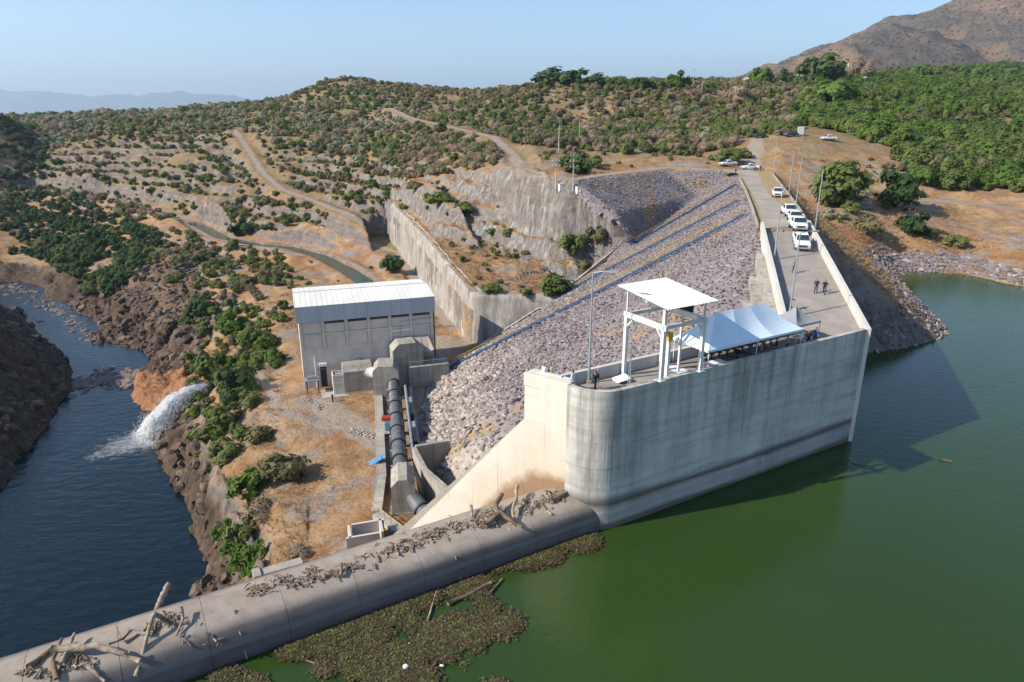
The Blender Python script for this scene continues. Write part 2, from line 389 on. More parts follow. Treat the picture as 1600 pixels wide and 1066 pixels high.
def ginfo(k, x, y):
    i = int(round((math.atan2(x, y)-TH[0])/(TH[1]-TH[0]))); j = int(round((math.log(max(math.hypot(x, y), 46.01))-math.log(RR[0]))/(math.log(RR[1])-math.log(RR[0]))))
    return INFO[k][min(max(i, 0), len(TH)-1), min(max(j, 0), len(RR)-1)]
def onground(px, py):
    return march2(px, py)
def march2(px, py):
    d = ray(px, py); t = 45.
    while t < 1200:
        x, y = d.x*t, d.y*t
        if CZ+d.z*t <= ground(x, y): break
        t += .25+t*.002
    return Vector((d.x*t, d.y*t, ground(d.x*t, d.y*t)))
def grid_mesh(name, X, Y, Z, mat, keep=None):
    a, b = X.shape; me = bpy.data.meshes.new(name)
    co = np.stack([X, Y, Z], -1).reshape(-1, 3)
    idx = np.arange(a*b).reshape(a, b)
    q = np.stack([idx[:-1, :-1], idx[:-1, 1:], idx[1:, 1:], idx[1:, :-1]], -1).reshape(-1, 4)
    if keep is not None:
        q = q[keep.reshape(-1)]; us = np.unique(q); mp = np.full(a*b, -1); mp[us] = np.arange(len(us)); co = co[us]; q = mp[q]
    else: us = np.arange(a*b)
    # faces look up
    p = co[q]; nz = np.cross(p[:, 1]-p[:, 0], p[:, 2]-p[:, 0])[:, 2]
    if nz.mean() < 0: q = q[:, ::-1]
    me.vertices.add(len(co)); me.vertices.foreach_set('co', co.ravel())
    me.loops.add(q.size); me.loops.foreach_set('vertex_index', q.ravel().astype(np.int32))
    me.polygons.add(len(q)); me.polygons.foreach_set('loop_start', np.arange(0, q.size, 4, dtype=np.int32))
    me.update(calc_edges=True); me.validate()
    me.polygons.foreach_set('use_smooth', np.ones(len(q), bool))
    me.materials.append(mat)
    o = bpy.data.objects.new(name, me); COL.objects.link(o); return o, us
def add_attr(o, name, arr):
    a = o.data.attributes.new(name, 'FLOAT', 'POINT'); a.data.foreach_set('value', np.asarray(arr, np.float32).ravel())

# ---- ground material: dry grass, bare rock, shotcrete, gravel tracks, scrub floor
def ground_mat():
    n = NT('dry_hillside'); co = n.coord()
    big = n.noise(.035, 6, .6, co); mid = n.noise(.22, 7, .65, co); fine = n.noise(1.7, 8, .75, co, .3, .7)
    cs = n.coord((1.0, 1.0, .25)); streak = n.noise(.9, 6, .7, cs, .3, .7)
    grass = n.ramp(n.math('ADD', n.math('MULTIPLY', mid, .55), n.math('MULTIPLY', fine, .45)), [(0, (.11, .065, .035)), (.3, (.25, .145, .072)), (.6, (.37, .235, .125)), (1, (.45, .325, .195))])
    redd = n.mix(n.noise(.09, 5, .6, co, .48, .66), grass, n.mix(fine, (.21, .095, .04), (.38, .19, .09)))
    gravel = n.mix(fine, (.15, .12, .10), (.37, .32, .28))
    g = n.mix(n.noise(.12, 6, .7, n.coord((1, 1, 1.3)), .50, .62), redd, gravel)
    g = n.mix(n.math('MULTIPLY', n.noise(.5, 6, .7, co, .55, .7), .5), g, (.07, .085, .03))
    # rock
    strata = n.noise(.9, 5, .65, n.coord((.10, .10, 1.5)), .3, .7)
    rk = n.ramp(n.math('ADD', n.math('MULTIPLY', n.math('ADD', streak, strata), .35), n.math('MULTIPLY', mid, .3)), [(0, (.06, .05, .045)), (.35, (.14, .115, .10)), (.7, (.235, .20, .175)), (1, (.40, .36, .32))])
    geo = n.n('ShaderNodeNewGeometry'); sep = n.n('ShaderNodeSeparateXYZ'); n.l(geo.outputs['True Normal'], sep.inputs[0])
    steep = n.math('SUBTRACT', 1, sep.outputs[2]); mr = n.n('ShaderNodeMapRange'); mr.inputs[1].default_value = .17; mr.inputs[2].default_value = .36
    n.l(n.math('ADD', steep, n.math('MULTIPLY', n.math('SUBTRACT', fine, .5), .12)), mr.inputs[0])
    rockm = n.math('MULTIPLY', mr.outputs[0], n.attr('rockable').outputs['Fac'])
    c = n.mix(rockm, g, rk)
    basalt = n.mix(streak, (.03, .024, .02), (.15, .105, .075))
    c = n.mix(n.attr('basalt').outputs['Fac'], c, basalt)
    orange = n.mix(streak, (.16, .07, .035), (.42, .215, .115))
    c = n.mix(n.attr('orange').outputs['Fac'], c, orange)
    shot = n.ramp(streak, [(0, (.075, .066, .06)), (.45, (.18, .165, .15)), (.8, (.29, .27, .25)), (1, (.52, .50, .47))])
    c = n.mix(n.math('MULTIPLY', n.math('MULTIPLY', n.attr('shot').outputs['Fac'], mr.outputs[0]), n.noise(.13, 5, .6, co, .40, .50)), c, shot)
    road = n.mix(fine, (.24, .19, .15), (.42, .34, .27))
    c = n.mix(n.attr('road').outputs['Fac'], c, road)
    floor_ = n.mix(fine, (.095, .085, .038), (.25, .195, .10))
    c = n.mix(n.math('MULTIPLY', n.math('MULTIPLY', n.attr('scrub').outputs['Fac'], .8), n.math('SUBTRACT', 1, rockm, True)), c, floor_)
    bump = n.math('ADD', n.math('MULTIPLY', fine, .5), n.math('MULTIPLY', mid, .9))
    return n.done(c, .95, bump, .9, .35, .1)
M_GROUND = ground_mat()
keep = None
hill, us = grid_mesh('hillside', GX, GY, GZ, M_GROUND)
tag(hill, kind='structure')
px, py = INFO['px'], INFO['py']
steepable = np.where(INFO['flat'] | INFO['crest'], 0, 1.)
bas = (INFO['gorge'] & (GZ < -19.5)) * np.clip(1-sstep(-23.5, -20.5, GZ+fbm(GX, GY, 8, 3, 3)*2.5), 0, 1)
bas = np.maximum(bas, ((GX < -78) & (GY < 215) & (GX < -GY*.55))*1.)  # left bank all dark: rock tone with the bank's shade painted in
bas = np.maximum(bas, INFO['cl']*.55)
ORANGE = [(205,590),(300,570),(335,600),(310,640),(250,680),(205,650)]
org = pip(px, py, ORANGE)*1.
bas = bas*(1-org)
add_attr(hill, 'rockable', steepable); add_attr(hill, 'basalt', bas); add_attr(hill, 'orange', org)
add_attr(hill, 'shot', (INFO['cut'] | INFO['behind'])*1.); add_attr(hill, 'road', np.maximum(INFO['road'], INFO['flat']*.0))
dense = (((py < 262) & (GY > 200)) | (px > 1250) & (py < 300)) & ~INFO['ter'] & ~INFO['cut']
add_attr(hill, 'scrub', INFO['ter']*.62*(1-INFO['road'])+dense*sstep(190, 260, GY)*(1-INFO['road'])*(.55+.45*sstep(-.2, .3, fbm(GX, GY, 40, 3, 91))))

# ---- water
def water_mat(name, deep, rough, bscale, bstr, stretch, spec=.5, shallow=None):
    n = NT(name); co = n.coord(stretch); w = n.noise(bscale, 4, .6, co, 0, 1); w2 = n.noise(.04, 3, .5, n.coord(), .3, .7)
    c = n.mix(w2, deep, tuple(q*1.25 for q in deep))
    n.b.inputs['IOR'].default_value = 1.333
    return n.done(c, rough, w, bstr, .25, spec)
res = MB().quad(*[Vector((p[0], p[1], 0)) for p in [D(-120, 39), D(31, 39), D(60, 39), (36, 72), (44, 98), (66, 160), (90, 175), (200, 190), (500, 190), (500, -200), (-200, -200)]])
M_RES = water_mat('reservoir_water', (.021, .043, .0075), .05, 1.3, .16, (1, 1, 1))
tag(res.build('reservoir_water', M_RES), kind='structure')
M_RIV = water_mat('river_water', (.003, .008, .012), .06, .42, .75, (.8, 1.6, 1))
tag(MB().quad((-700, 20, -28), (-12, 20, -28), (-12, 800, -28), (-700, 800, -28)).build('river_water', M_RIV), kind='structure')
M_CAN = water_mat('canal_water', (.02, .035, .015), .08, .8, .2, (1, 1, 1))
cm = MB()
for i in range(len(CANAL)-1):
    pass
lft = []; rgt = []
for i, p in enumerate(CANAL):
    d = (CANAL[min(i+1, len(CANAL)-1)]-CANAL[max(i-1, 0)]); d.z = 0; d.normalize(); s = Vector((-d.y, d.x, 0))*3.2
    lft.append(p+s); rgt.append(p-s)
for i in range(len(CANAL)-1): cm.quad(rgt[i], rgt[i+1], lft[i+1], lft[i])
tag(cm.build('canal_water', M_CAN), kind='structure')

# ---- mountains beyond
def mountain(name, cx, cy, peaks, ext, res_, seed, cols, amp):
    xs = np.linspace(cx-ext[0], cx+ext[0], res_[0]); ys = np.linspace(cy-ext[1], cy+ext[1], res_[1])
    X, Y = np.meshgrid(xs, ys, indexing='ij'); Z = np.zeros_like(X)-20
    for (mx, my, h, sx, sy, pw) in peaks:
        d = np.sqrt(((X-mx)/sx)**2+((Y-my)/sy)**2); Z = np.maximum(Z, h*np.clip(1-d, 0, 1)**pw-20)
    k = sstep(-20, 60, Z)
    Z = Z+k*(fbm(X, Y, 260, 5, seed, True)*amp+fbm(X, Y, 40, 4, seed+5)*amp*.18)
    n = NT(name+'_rock'); co = n.coord(); a = n.noise(.006, 8, .65, co, .38, .54); b = n.noise(.03, 8, .7, co, .35, .65); c3 = n.vor(.09, co)
    c = n.mix(a, cols[0], cols[1]); c = n.mix(n.math('MULTIPLY', b, .6), c, cols[2])
    dots = n.math('LESS_THAN', c3, .33); c = n.mix(n.math('MULTIPLY', dots, .8), c, cols[3])
    o, _ = grid_mesh(name, X, Y, Z, n.done(c, .95, b, 1., 6., .1)); return tag(o, kind='structure')
mountain('mountain', 1350, 2000, [(760, 1500, 238, 540, 420, 1.0), (1668, 2200, 500, 1325, 1000, 1.0)], (1500, 1100), (300, 220), 70,
         [(.26, .17, .115), (.105, .095, .092), (.16, .125, .10), (.05, .055, .035)], 42)
def range_(name, pts_, y, depth, seed, col):
    xs = np.linspace(pts_[0][0], pts_[-1][0], 220); hs = np.interp(xs, [p[0] for p in pts_], [p[1] for p in pts_])
    ys = np.linspace(-depth, depth, 40); X, Y = np.meshgrid(xs, ys, indexing='ij')
    hh = hs[:, None]+fbm(X, X*0, 2000, 4, seed)*200; Z = hh*np.clip(1-np.abs(Y)/depth, 0, 1)**1.2+fbm(X, Y, 1600, 4, seed+2, True)*140*np.clip(1-np.abs(Y)/depth, 0, 1)-60
    n = NT(name+'_slopes'); c = n.mix(n.noise(.002, 5, .6, n.coord()), col, tuple(q*1.6 for q in col))
    o, _ = grid_mesh(name, X, Y+y, Z, n.done(c, .95)); return tag(o, kind='structure')
range_('far_mountains', [(-24000, 500), (-17500, 980), (-16300, 760), (-13600, 520), (-11400, 800), (-9200, 560), (-6300, 430), (-2900, 260), (0, 200)], 23000, 3500, 5, (.06, .07, .05))
M_PLAIN = plain('plain_scrub', (.08, .085, .045), .95, .3, .01)
tag(MB().quad((-40000, 1300, -40), (30000, 1300, -40), (30000, 40000, -40), (-40000, 40000, -40)).build('far_plain', M_PLAIN), kind='structure')
# ---- haze: the dusty dry-season air
nh = NT('haze_air'); nh.t.nodes.remove(nh.b); pv = nh.n('ShaderNodeVolumePrincipled'); pv.inputs['Color'].default_value = (.62, .80, 1, 1); pv.inputs['Density'].default_value = .000065; pv.inputs['Anisotropy'].default_value = .2
nh.l(pv.outputs[0], nh.out.inputs['Volume'])
if HAZE:
    hz = MB().box((-4000, 19500, 780), (76000, 42000, 1680)).build('haze', nh.mat); tag(hz, kind='stuff')
# ================================================================== concrete works
def concrete(name, lo, hi, stain=.6, band=True, warm=0., zt=12., weir=False, rough=.85):
    n = NT(name); co = n.coord(); cz = n.coord((1.6, 1.6, .09)); ch = n.coord((.12, .12, 1.7))
    mid = n.noise(.35, 7, .65, co, .3, .7); fine = n.noise(4, 6, .7, co, .25, .75); st = n.noise(.8, 6, .7, cz, .46, .72); hl = n.noise(1.1, 5, .6, ch, .45, .75)
    c = n.mix(n.math('ADD', n.math('MULTIPLY', mid, .65), n.math('MULTIPLY', fine, .35)), lo, hi)
    geo = n.n('ShaderNodeNewGeometry'); sp = n.n('ShaderNodeSeparateXYZ'); n.l(geo.outputs['Position'], sp.inputs[0]); z = sp.outputs[2]
    def rng(v, a, b, x0=0., x1=1.):
        m = n.n('ShaderNodeMapRange'); m.inputs[1].default_value = a; m.inputs[2].default_value = b; m.inputs[3].default_value = x0; m.inputs[4].default_value = x1; n.l(v, m.inputs[0]); return m.outputs[0]
    top = rng(z, zt-9, zt, .25, 1)
    c = n.mix(n.math('MULTIPLY', n.math('MULTIPLY', st, top), stain), c, tuple(q*.30 for q in lo))
    c = n.mix(n.math('MULTIPLY', hl, stain*.55), c, tuple(q*.45 for q in lo))
    if band:
        c = n.mix(n.math('MULTIPLY', n.math('MULTIPLY', n.noise(.11, 4, .6, n.coord((1, 1, .7)), .5, .62), n.noise(2.2, 6, .75, n.coord((1.2, 1.2, .10)), .35, .6)), .48), c, (.07, .067, .062))
        zn = n.math('ADD', z, n.math('MULTIPLY', n.math('SUBTRACT', n.noise(.5, 5, .6, ch), .5), .5))
        c = n.mix(n.math('MULTIPLY', n.math('MULTIPLY', rng(zn, 1.5, 2.1), rng(zn, 2.9, 2.2)), .9), c, (.075, .065, .055))
        c = n.mix(n.math('MULTIPLY', rng(zn, 1.7, 1.4), .55), c, (.235, .215, .215))
        c = n.mix(rng(zn, .75, .3), c, (.13, .105, .085))
    if warm:
        dn = n.n('ShaderNodeVectorMath', operation='DOT_PRODUCT'); n.l(geo.outputs['Position'], dn.inputs[0]); dn.inputs[1].default_value = (-UY, UX, 0)
        q = n.math('SUBTRACT', dn.outputs['Value'], 40.); pr = n.math('SUBTRACT', z, n.math('SUBTRACT', 2.5, n.math('MULTIPLY', n.math('MULTIPLY', q, q), .085)))
        pr = n.math('ADD', pr, n.math('MULTIPLY', n.math('SUBTRACT', mid, .5), 1.2))
        c = n.mix(n.math('MULTIPLY', rng(pr, 6.5, .8), warm), c, (.50, .36, .22))
        c = n.mix(n.math('MULTIPLY', rng(pr, 1.7, .5), .8), c, (.20, .10, .04))
    if weir:
        wb_ = n.math('ADD', z, n.math('MULTIPLY', n.noise(.25, 5, .6, ch), .45))
        c = n.mix(n.math('MULTIPLY', rng(wb_, 2.55, 2.15), .85), c, n.mix(mid, (.055, .05, .052), (.115, .10, .105)))
        c = n.mix(n.math('MULTIPLY', n.math('MULTIPLY', rng(wb_, 1.25, 1.4), rng(wb_, 1.85, 1.65)), .6), c, (.19, .17, .165))
        c = n.mix(n.math('MULTIPLY', rng(wb_, .9, .6), .8), c, (.085, .072, .078)); c = n.mix(rng(wb_, .45, .25), c, (.05, .042, .035))
    bp = n.math('ADD', n.math('MULTIPLY', fine, .5), mid)
    return n.done(c, rough, bp, .35, .05, .25)
M_FRONT = concrete('front_wall_concrete', (.38, .362, .335), (.59, .56, .51), .8)
M_WHITE = concrete('training_wall_concrete', (.50, .455, .385), (.64, .60, .53), .16, False, .5)
M_PAR = concrete('parapet_concrete', (.44, .41, .37), (.60, .57, .53), .12, False, zt=40)
M_DECK = concrete('deck_concrete', (.19, .165, .145), (.36, .325, .29), .25, False, zt=40)
M_WEIR = concrete('weir_concrete', (.24, .20, .16), (.39, .335, .28), .45, False, zt=6, weir=True)
M_OLD = concrete('weathered_concrete', (.26, .235, .20), (.46, .425, .37), .8, False, zt=-8)
CO = D(40, 40, 0)
blk = thing('intake_block', CO, 'tall concrete intake block with rounded nose standing in the green reservoir', 'dam structure')
arc = [D(31.5+2.88*math.cos(a), 40+2.88*math.sin(a)) for a in [math.pi*(1+.5*i/10) for i in range(11)]]
core = [D(61.45, 37.12), D(58.2, 43), D(30, 43), D(28.4, 44.2), D(27.7, 43.7), D(29.0, 40.5)]+arc[2:]
MB().prism(core, -14, 10.95).build('core', M_FRONT, blk)
MB().prism([D(61.3, 37.4), D(58, 42.1), D(29.4, 42.0), D(28.9, 40.2)]+[D(31.5+2.6*math.cos(a), 40+2.6*math.sin(a)) for a in [math.pi*(1.03+.47*i/8) for i in range(9)]], 10.96, 11.0).build('deck', M_DECK, blk)
ZL = [-3, 1.75, 3.55, 5.4, 7.3, 9.1, 10.75, 12.0]; UE = [31.5, 37.4, 43.5, 49.6, 55.7, 61.6]; G = .007
for i in range(5):
    for j in range(7):
        thick = .18 if j < 6 else .42
        pr = random.uniform(-.012, .012)
        MB().prism([D(UE[i]+G, 36.98+pr), D(UE[i+1]-G, 36.98+pr), D(UE[i+1]-G, 37+thick), D(UE[i]+G, 37+thick)], ZL[j]+G, ZL[j+1]-G).build('wall_panel', M_FRONT, blk)
for i in range(2):
    for j in range(7):
        a0 = math.pi*(1+.25*i); a1 = a0+math.pi*.25; ri = 2.84 if j < 6 else 2.6; ro = 3.02+random.uniform(-.01, .01)
        aa = [a0+.003+(a1-a0-.006)*k/9 for k in range(10)]
        MB().prism([D(31.5+ro*math.cos(a), 40+ro*math.sin(a)) for a in aa]+[D(31.5+ri*math.cos(a), 40+ri*math.sin(a)) for a in aa[::-1]], ZL[j]+G, ZL[j+1]-G).build('wall_panel', M_FRONT, blk)
def strip(path, th, side=1):
    """wall following (x, y, zbottom, ztop) points, thickness to the left of travel when side = 1"""
    m = MB(); n = len(path); off = []
    for i in range(n):
        a = Vector(path[max(i-1, 0)][:2]); b = Vector(path[min(i+1, n-1)][:2]); d = (b-a).normalized(); off.append(Vector((-d.y, d.x))*th*side)
    for i in range(n-1):
        (x0, y0, b0, t0), (x1, y1, b1, t1) = path[i], path[i+1]; o0, o1 = off[i], off[i+1]
        pl = [(x0, y0), (x1, y1), (x1+o1.x, y1+o1.y), (x0+o0.x, y0+o0.y)]
        zb = [b0, b1, b1, b0]; zt = [t0, t1, t1, t0]
        if side < 0: pl = pl[::-1]; zb = zb[::-1]; zt = zt[::-1]
        m.prism(pl, zb, zt)
    return m
def dn(u, n, b, t): p = D(u, n); return (p.x, p.y, b, t)
strip([dn(29.3, 41.7, 10.9, 12), dn(57.6, 41.7, 10.9, 12)], .36).build('parapet', M_PAR, blk)
strip([dn(29.28, 41.72, 10.9, 12.02), dn(27.9, 44.2, 10.9, 12.02)], .35).build('parapet', M_PAR, blk)
strip([dn(28.62, 40.0, 10.9, 11.98), dn(26.95, 43.95, 10.9, 11.98)], .35, -1).build('parapet', M_WHITE, blk)
# ramp up to the crest
RL = [(28, 66.4, 11.0), (35.3, 96.2, 16.4)]; RRt = [(34.4, 63.1, 11.0), (42, 97.5, 16.4)]
def lerp(a, b, t): return tuple(a[i]+(b[i]-a[i])*t for i in range(len(a)))
ramp = thing('access_ramp', (33, 75, 11), 'sloping concrete access ramp with pale parapets rising from the tents to the crest road', 'ramp')
tt = [0, .17, .36, .55, .77, 1]
for i in range(5):
    a, b = lerp(*RL, tt[i]+.0006), lerp(*RL, tt[i+1]-.0006); c, d = lerp(*RRt, tt[i+1]-.0006), lerp(*RRt, tt[i]+.0006)
    pl = [d, c, b, a]
    MB().prism([p[:2] for p in pl], [p[2]-.5 for p in pl], [p[2]+.02 for p in pl]).build('ramp_slab', M_DECK, ramp)
MB().prism([RRt[0][:2], RRt[1][:2], RL[1][:2], RL[0][:2]], -6, [RRt[0][2]-.52, RRt[1][2]-.52, RL[1][2]-.52, RL[0][2]-.52]).build('ramp_core', M_FRONT, ramp)
for k in range(4):
    a, b = lerp(*RL, k/4+.0008), lerp(*RL, (k+1)/4-.0008); strip([(a[0], a[1], a[2]-3, a[2]+1.05), (b[0], b[1], b[2]-3, b[2]+1.05)], .38).build('parapet', M_PAR, ramp)
    a, b = lerp(*RRt, k/4+.0008), lerp(*RRt, (k+1)/4-.0008); strip([(a[0], a[1], -9, a[2]+1.05), (b[0], b[1], -2, b[2]+1.05)], .38, 1 if k < 0 else -1).build('parapet', M_PAR, ramp)
# stepped back of the ramp wall
for k in range(5):
    t0 = 0.0; t1 = .74-.13*k; off = .42+.95*k; zt = 11.5-1.55*k
    a, b = lerp(*RL, t0), lerp(*RL, t1); d = Vector((b[0]-a[0], b[1]-a[1])).normalized(); pn = Vector((-d.y, d.x))
    A = Vector(a[:2])+pn*off; B = Vector(b[:2])+pn*off
    strip([(A.x, A.y, -3, a[2]-.6-1.5*k), (B.x, B.y, -3, b[2]-.6-1.5*k)], .945).build('step', M_OLD, ramp)
# spillway training wall
tw = thing('spillway_training_wall', (-2, 54, 0), 'sunlit white concrete training wall sloping down beside the spillway', 'wall')
w0 = D(28.58, 40.1); wd = Vector((-.794, .607, 0)); wn_ = Vector((.607, .794, 0))
def wtop(s): return 12.0 if s < 4.15 else 7.9-(s-4.15)*1.144
def wpt(s, z, o=0.): q = w0+wd*s+wn_*o; return Vector((q.x, q.y, z))
m = MB(); prof = [(0.05, -16), (27, -16.5), (27, wtop(27)), (4.16, 7.85), (4.14, 11.94), (0.05, 11.94)]
fr = [wpt(s, z, .06) for s, z in prof]; bk = [wpt(s, z, 1.3) for s, z in prof]
m.raw(fr+bk, [tuple(range(5, -1, -1)), tuple(range(6, 12))]+[(i, (i+1) % 6, 6+(i+1) % 6, 6+i) for i in range(6)]); m.build('core', M_WHITE, tw)
def clip_poly(pl, f):
    out = []
    for i in range(len(pl)):
        a, b = pl[i], pl[(i+1) % len(pl)]; fa, fb = f(a), f(b)
        if fa <= 0: out.append(a)
        if fa*fb < 0: t = fa/(fa-fb); out.append((a[0]+(b[0]-a[0])*t, a[1]+(b[1]-a[1])*t))
    return out
ss = [0.02, 2.1, 4.15, 7.0, 10, 13, 16, 19, 22]; zz = [-15, -9, -6, -3, 0, 2.6, 5.2, 7.9, 10.1, 12]
for i in range(len(ss)-1):
    for j in range(len(zz)-1):
        pl = [(ss[i]+G, zz[j]+G), (ss[i+1]-G, zz[j]+G), (ss[i+1]-G, zz[j+1]-G), (ss[i]+G, zz[j+1]-G)]
        if i >= 2: pl = clip_poly(pl, lambda q: q[1]-wtop(q[0]))
        if len(pl) < 3: continue
        k = len(pl); o = random.uniform(-.012, .008)
        m = MB(); m.raw([wpt(s, z, o) for s, z in pl]+[wpt(s, z, .055) for s, z in pl], [tuple(range(k-1, -1, -1))]+[(q, (q+1) % k, k+(q+1) % k, k+q) for q in range(k)])
        m.build('wall_panel', M_WHITE, tw)
# ogee weir
OG = [(37.32, -4), (37.3, -1), (37.28, 0), (37.30, .6), (37.35, 1.1), (37.47, 1.55), (37.68, 1.93), (38.0, 2.22), (38.5, 2.43), (39.2, 2.53), (40, 2.56), (40.6, 2.53), (41.2, 2.38), (41.8, 2.18), (42.4, 1.88), (43, 1.45), (44, .5), (45, -.7), (47, -3.6), (49.5, -7.6), (52, -11), (54, -13), (57, -14.6), (57, -16), (37.42, -16)]
def og(n):
    return float(np.interp(n, [q[0] for q in OG[2:22]], [q[1] for q in OG[2:22]]))
weir = thing('spillway_weir', D(5, 40, 0), 'long rounded concrete spillway crest littered with driftwood across the lower left', 'weir')
ue = [28.75-4.6*i for i in range(19)]
for i in range(18):
    u1, u0 = (ue[i]-.012 if i else 30.2), ue[i+1]+.012; m = MB(); k = len(OG)
    m.raw([D(u0, n, z) for n, z in OG]+[D(u1, n, z) for n, z in OG], [(q, q+1, k+q+1, k+q) for q in range(k-1)])
    m.raw([D(u0, n, z) for n, z in OG], [tuple(range(k-1, -1, -1))]); m.raw([D(u1, n, z) for n, z in OG], [tuple(range(k))])
    o = m.build('weir_monolith', M_WEIR, weir)
    sm = [True]*(k-3)+[False]*(len(o.data.polygons)-k+3); o.data.polygons.foreach_set('use_smooth', sm)
# small concrete boxes beyond the weir
bx = thing('drain_box', P(568, 852, -15), 'small open concrete box beyond the spillway crest', 'concrete box')
c0 = P(568, 850, -15)
for dx, dy, sx, sy in ((0, 0, .3, 2.6), (3.4, 1.2, .3, 2.6), (1.7, -.75, 3.7, .3), (1.7, 1.9, 3.7, .3)):
    MB().box((c0.x-1.5+dx, c0.y+dy, -14.6), (sx, sy, 2.6), .3).build('side_wall', M_PAR, bx)
bx = thing('pier_stub', P(415, 905, -17), 'low weathered concrete stub beside the green bush at the spillway', 'concrete block')
c0 = P(440, 893, -16); MB().box((c0.x, c0.y, -16.4), (4.5, 1.2, 2.2), .5).build('stub', M_OLD, bx); MB().box((c0.x-2.2, c0.y-1.3, -16.4), (.8, 1.6, 2.6), .5).build('end_block', M_OLD, bx)

# ---- shotcrete wall of the cut
def shot_mat():
    n = NT('shotcrete'); cz = n.coord((1, 1, .12)); a = n.noise(1.0, 7, .7, cz, .3, .7); b = n.noise(.25, 6, .6, n.coord(), .3, .7); f = n.noise(5, 5, .7, n.coord(), .2, .8)
    c = n.ramp(n.math('ADD', n.math('MULTIPLY', a, .6), n.math('MULTIPLY', b, .4)), [(0, (.12, .105, .095)), (.4, (.27, .245, .22)), (.75, (.40, .375, .34)), (1, (.55, .52, .48))])
    return n.done(c, .95, n.math('ADD', a, f), .6, .2, .1)
M_SHOT = shot_mat()
def face(name, path, mat, batter, label, cat, rows=14, du=1.0, amp=.35, seed=1):
    """sprayed rock face along (x, y, zbottom, ztop), leaning back by batter"""
    P_ = []; 
    for i in range(len(path)-1):
        L = math.hypot(path[i+1][0]-path[i][0], path[i+1][1]-path[i][1]); k = max(2, int(L/du))
        for q in range(k): P_.append(lerp(path[i], path[i+1], q/k))
    P_.append(path[-1]); P_ = np.array(P_)
    xy = P_[:, :2].copy()
    for _ in range(3): xy[1:-1] = .25*xy[:-2]+.5*xy[1:-1]+.25*xy[2:]
    t = np.gradient(xy, axis=0); t /= np.linalg.norm(t, axis=1)[:, None]; nb = np.stack([t[:, 1], -t[:, 0]], -1)   # towards the hill (right of travel)
    s = np.arange(len(xy))*du; v = np.linspace(0, 1, rows); S, V = np.meshgrid(s, v, indexing='ij')
    Z = P_[:, 2:3]+(P_[:, 3:4]-P_[:, 2:3])*V
    O = batter*(Z-P_[:, 2:3])+amp*fbm(S, Z*.25, 3.5, 4, seed)+amp*.35*fbm(S, Z, 1.2, 2, seed+3)
    top = np.where(V > .97, 1.6, 0); O = O+top
    X = xy[:, :1]+nb[:, :1]*O; Y = xy[:, 1:]+nb[:, 1:]*O
    o, _ = grid_mesh(name, X, Y, Z, mat); return tag(o, label, cat)
face('shotcrete_wall', [(9.5, 134.2, -13, -3.5), (-8.6, 137.2, -15.6, -3.2), (-10.4, 141, -15.2, -3.1), (-25.5, 189.5, -13.6, -.6), (-44.5, 247, -11.6, 2.2)], M_SHOT, .10,
     'grey streaked sprayed-concrete wall curving behind the powerhouse', 'retaining wall', 16, .9, .5, 4)

# ================================================================== rockfill dam
xs = np.arange(-22, 72, .9); ys = np.arange(50, 206, .9); X, Y = np.meshgrid(xs, ys, indexing='ij'); Zd = zdam(X, Y)+fbm(X, Y, 2.5, 3, 14)*.25-.15
inside = pip(X, Y, DAM); kp = (inside[:-1, :-1] | inside[1:, :-1] | inside[:-1, 1:] | inside[1:, 1:])
def stone_mat(name, small=False):
    n = NT(name); oi = n.n('ShaderNodeObjectInfo'); co = n.coord(); f = n.noise(2.2, 6, .7, co, .25, .75)
    sp = n.n('ShaderNodeSeparateXYZ'); g = n.n('ShaderNodeNewGeometry'); n.l(g.outputs['Position'], sp.inputs[0])
    m = n.n('ShaderNodeMapRange'); m.inputs[1].default_value = -10; m.inputs[2].default_value = -1
    n.l(n.math('ADD', sp.outputs[2], n.math('MULTIPLY', n.noise(.08, 4, .6, co), 6)), m.inputs[0])
    r = oi.outputs['Random'] if not small else n.noise(1.6, 3, .6, co, .3, .7)
    warm = n.ramp(r, [(0, (.25, .205, .175)), (.4, (.34, .29, .25)), (.75, (.42, .37, .325)), (1, (.52, .47, .42))])
    purp = n.ramp(r, [(0, (.14, .118, .125)), (.4, (.192, .166, .173)), (.8, (.25, .22, .226)), (1, (.38, .345, .34))])
    c = n.mix(m.outputs[0], warm, purp); c = n.mix(n.math('MULTIPLY', f, .35), c, (.10, .08, .07))
    if small: c = n.mix(n.noise(.16, 5, .6, co, .55, .66), c, n.mix(f, (.21, .125, .05), (.40, .27, .13)))
    return n.done(c, .9, f, .4, .05, .15)
M_STONE = stone_mat('dam_stone'); M_FILL = stone_mat('dam_fill', True)
dam = thing('rockfill_embankment', (20, 120, 0), 'purple-grey rockfill dam face sloping from the crest road down to the powerhouse', 'dam')
o, _ = grid_mesh('fill_face', X, Y, Zd, M_FILL, kp); o.parent = dam; o.location = -dam.location
def rock_mesh(name, seed, flat=.7, mat=None, npts=13):
    rnd = random.Random(seed); bm = bmesh.new()
    for i in range(npts):
        v = Vector((rnd.gauss(0, 1), rnd.gauss(0, 1), rnd.gauss(0, 1))).normalized(); k = rnd.uniform(.8, 1.05)
        bm.verts.new((v.x*k*.5*rnd.uniform(.85, 1.2), v.y*k*.5, v.z*k*.5*flat))
    r = bmesh.ops.convex_hull(bm, input=bm.verts); bmesh.ops.delete(bm, geom=[g for g in bm.verts if not g.link_faces], context='VERTS')
    me = bpy.data.meshes.new(name); bm.to_mesh(me); bm.free(); me.materials.append(mat); return me
STONES = [rock_mesh('stone', 100+i, .55, M_STONE, 18) for i in range(6)]
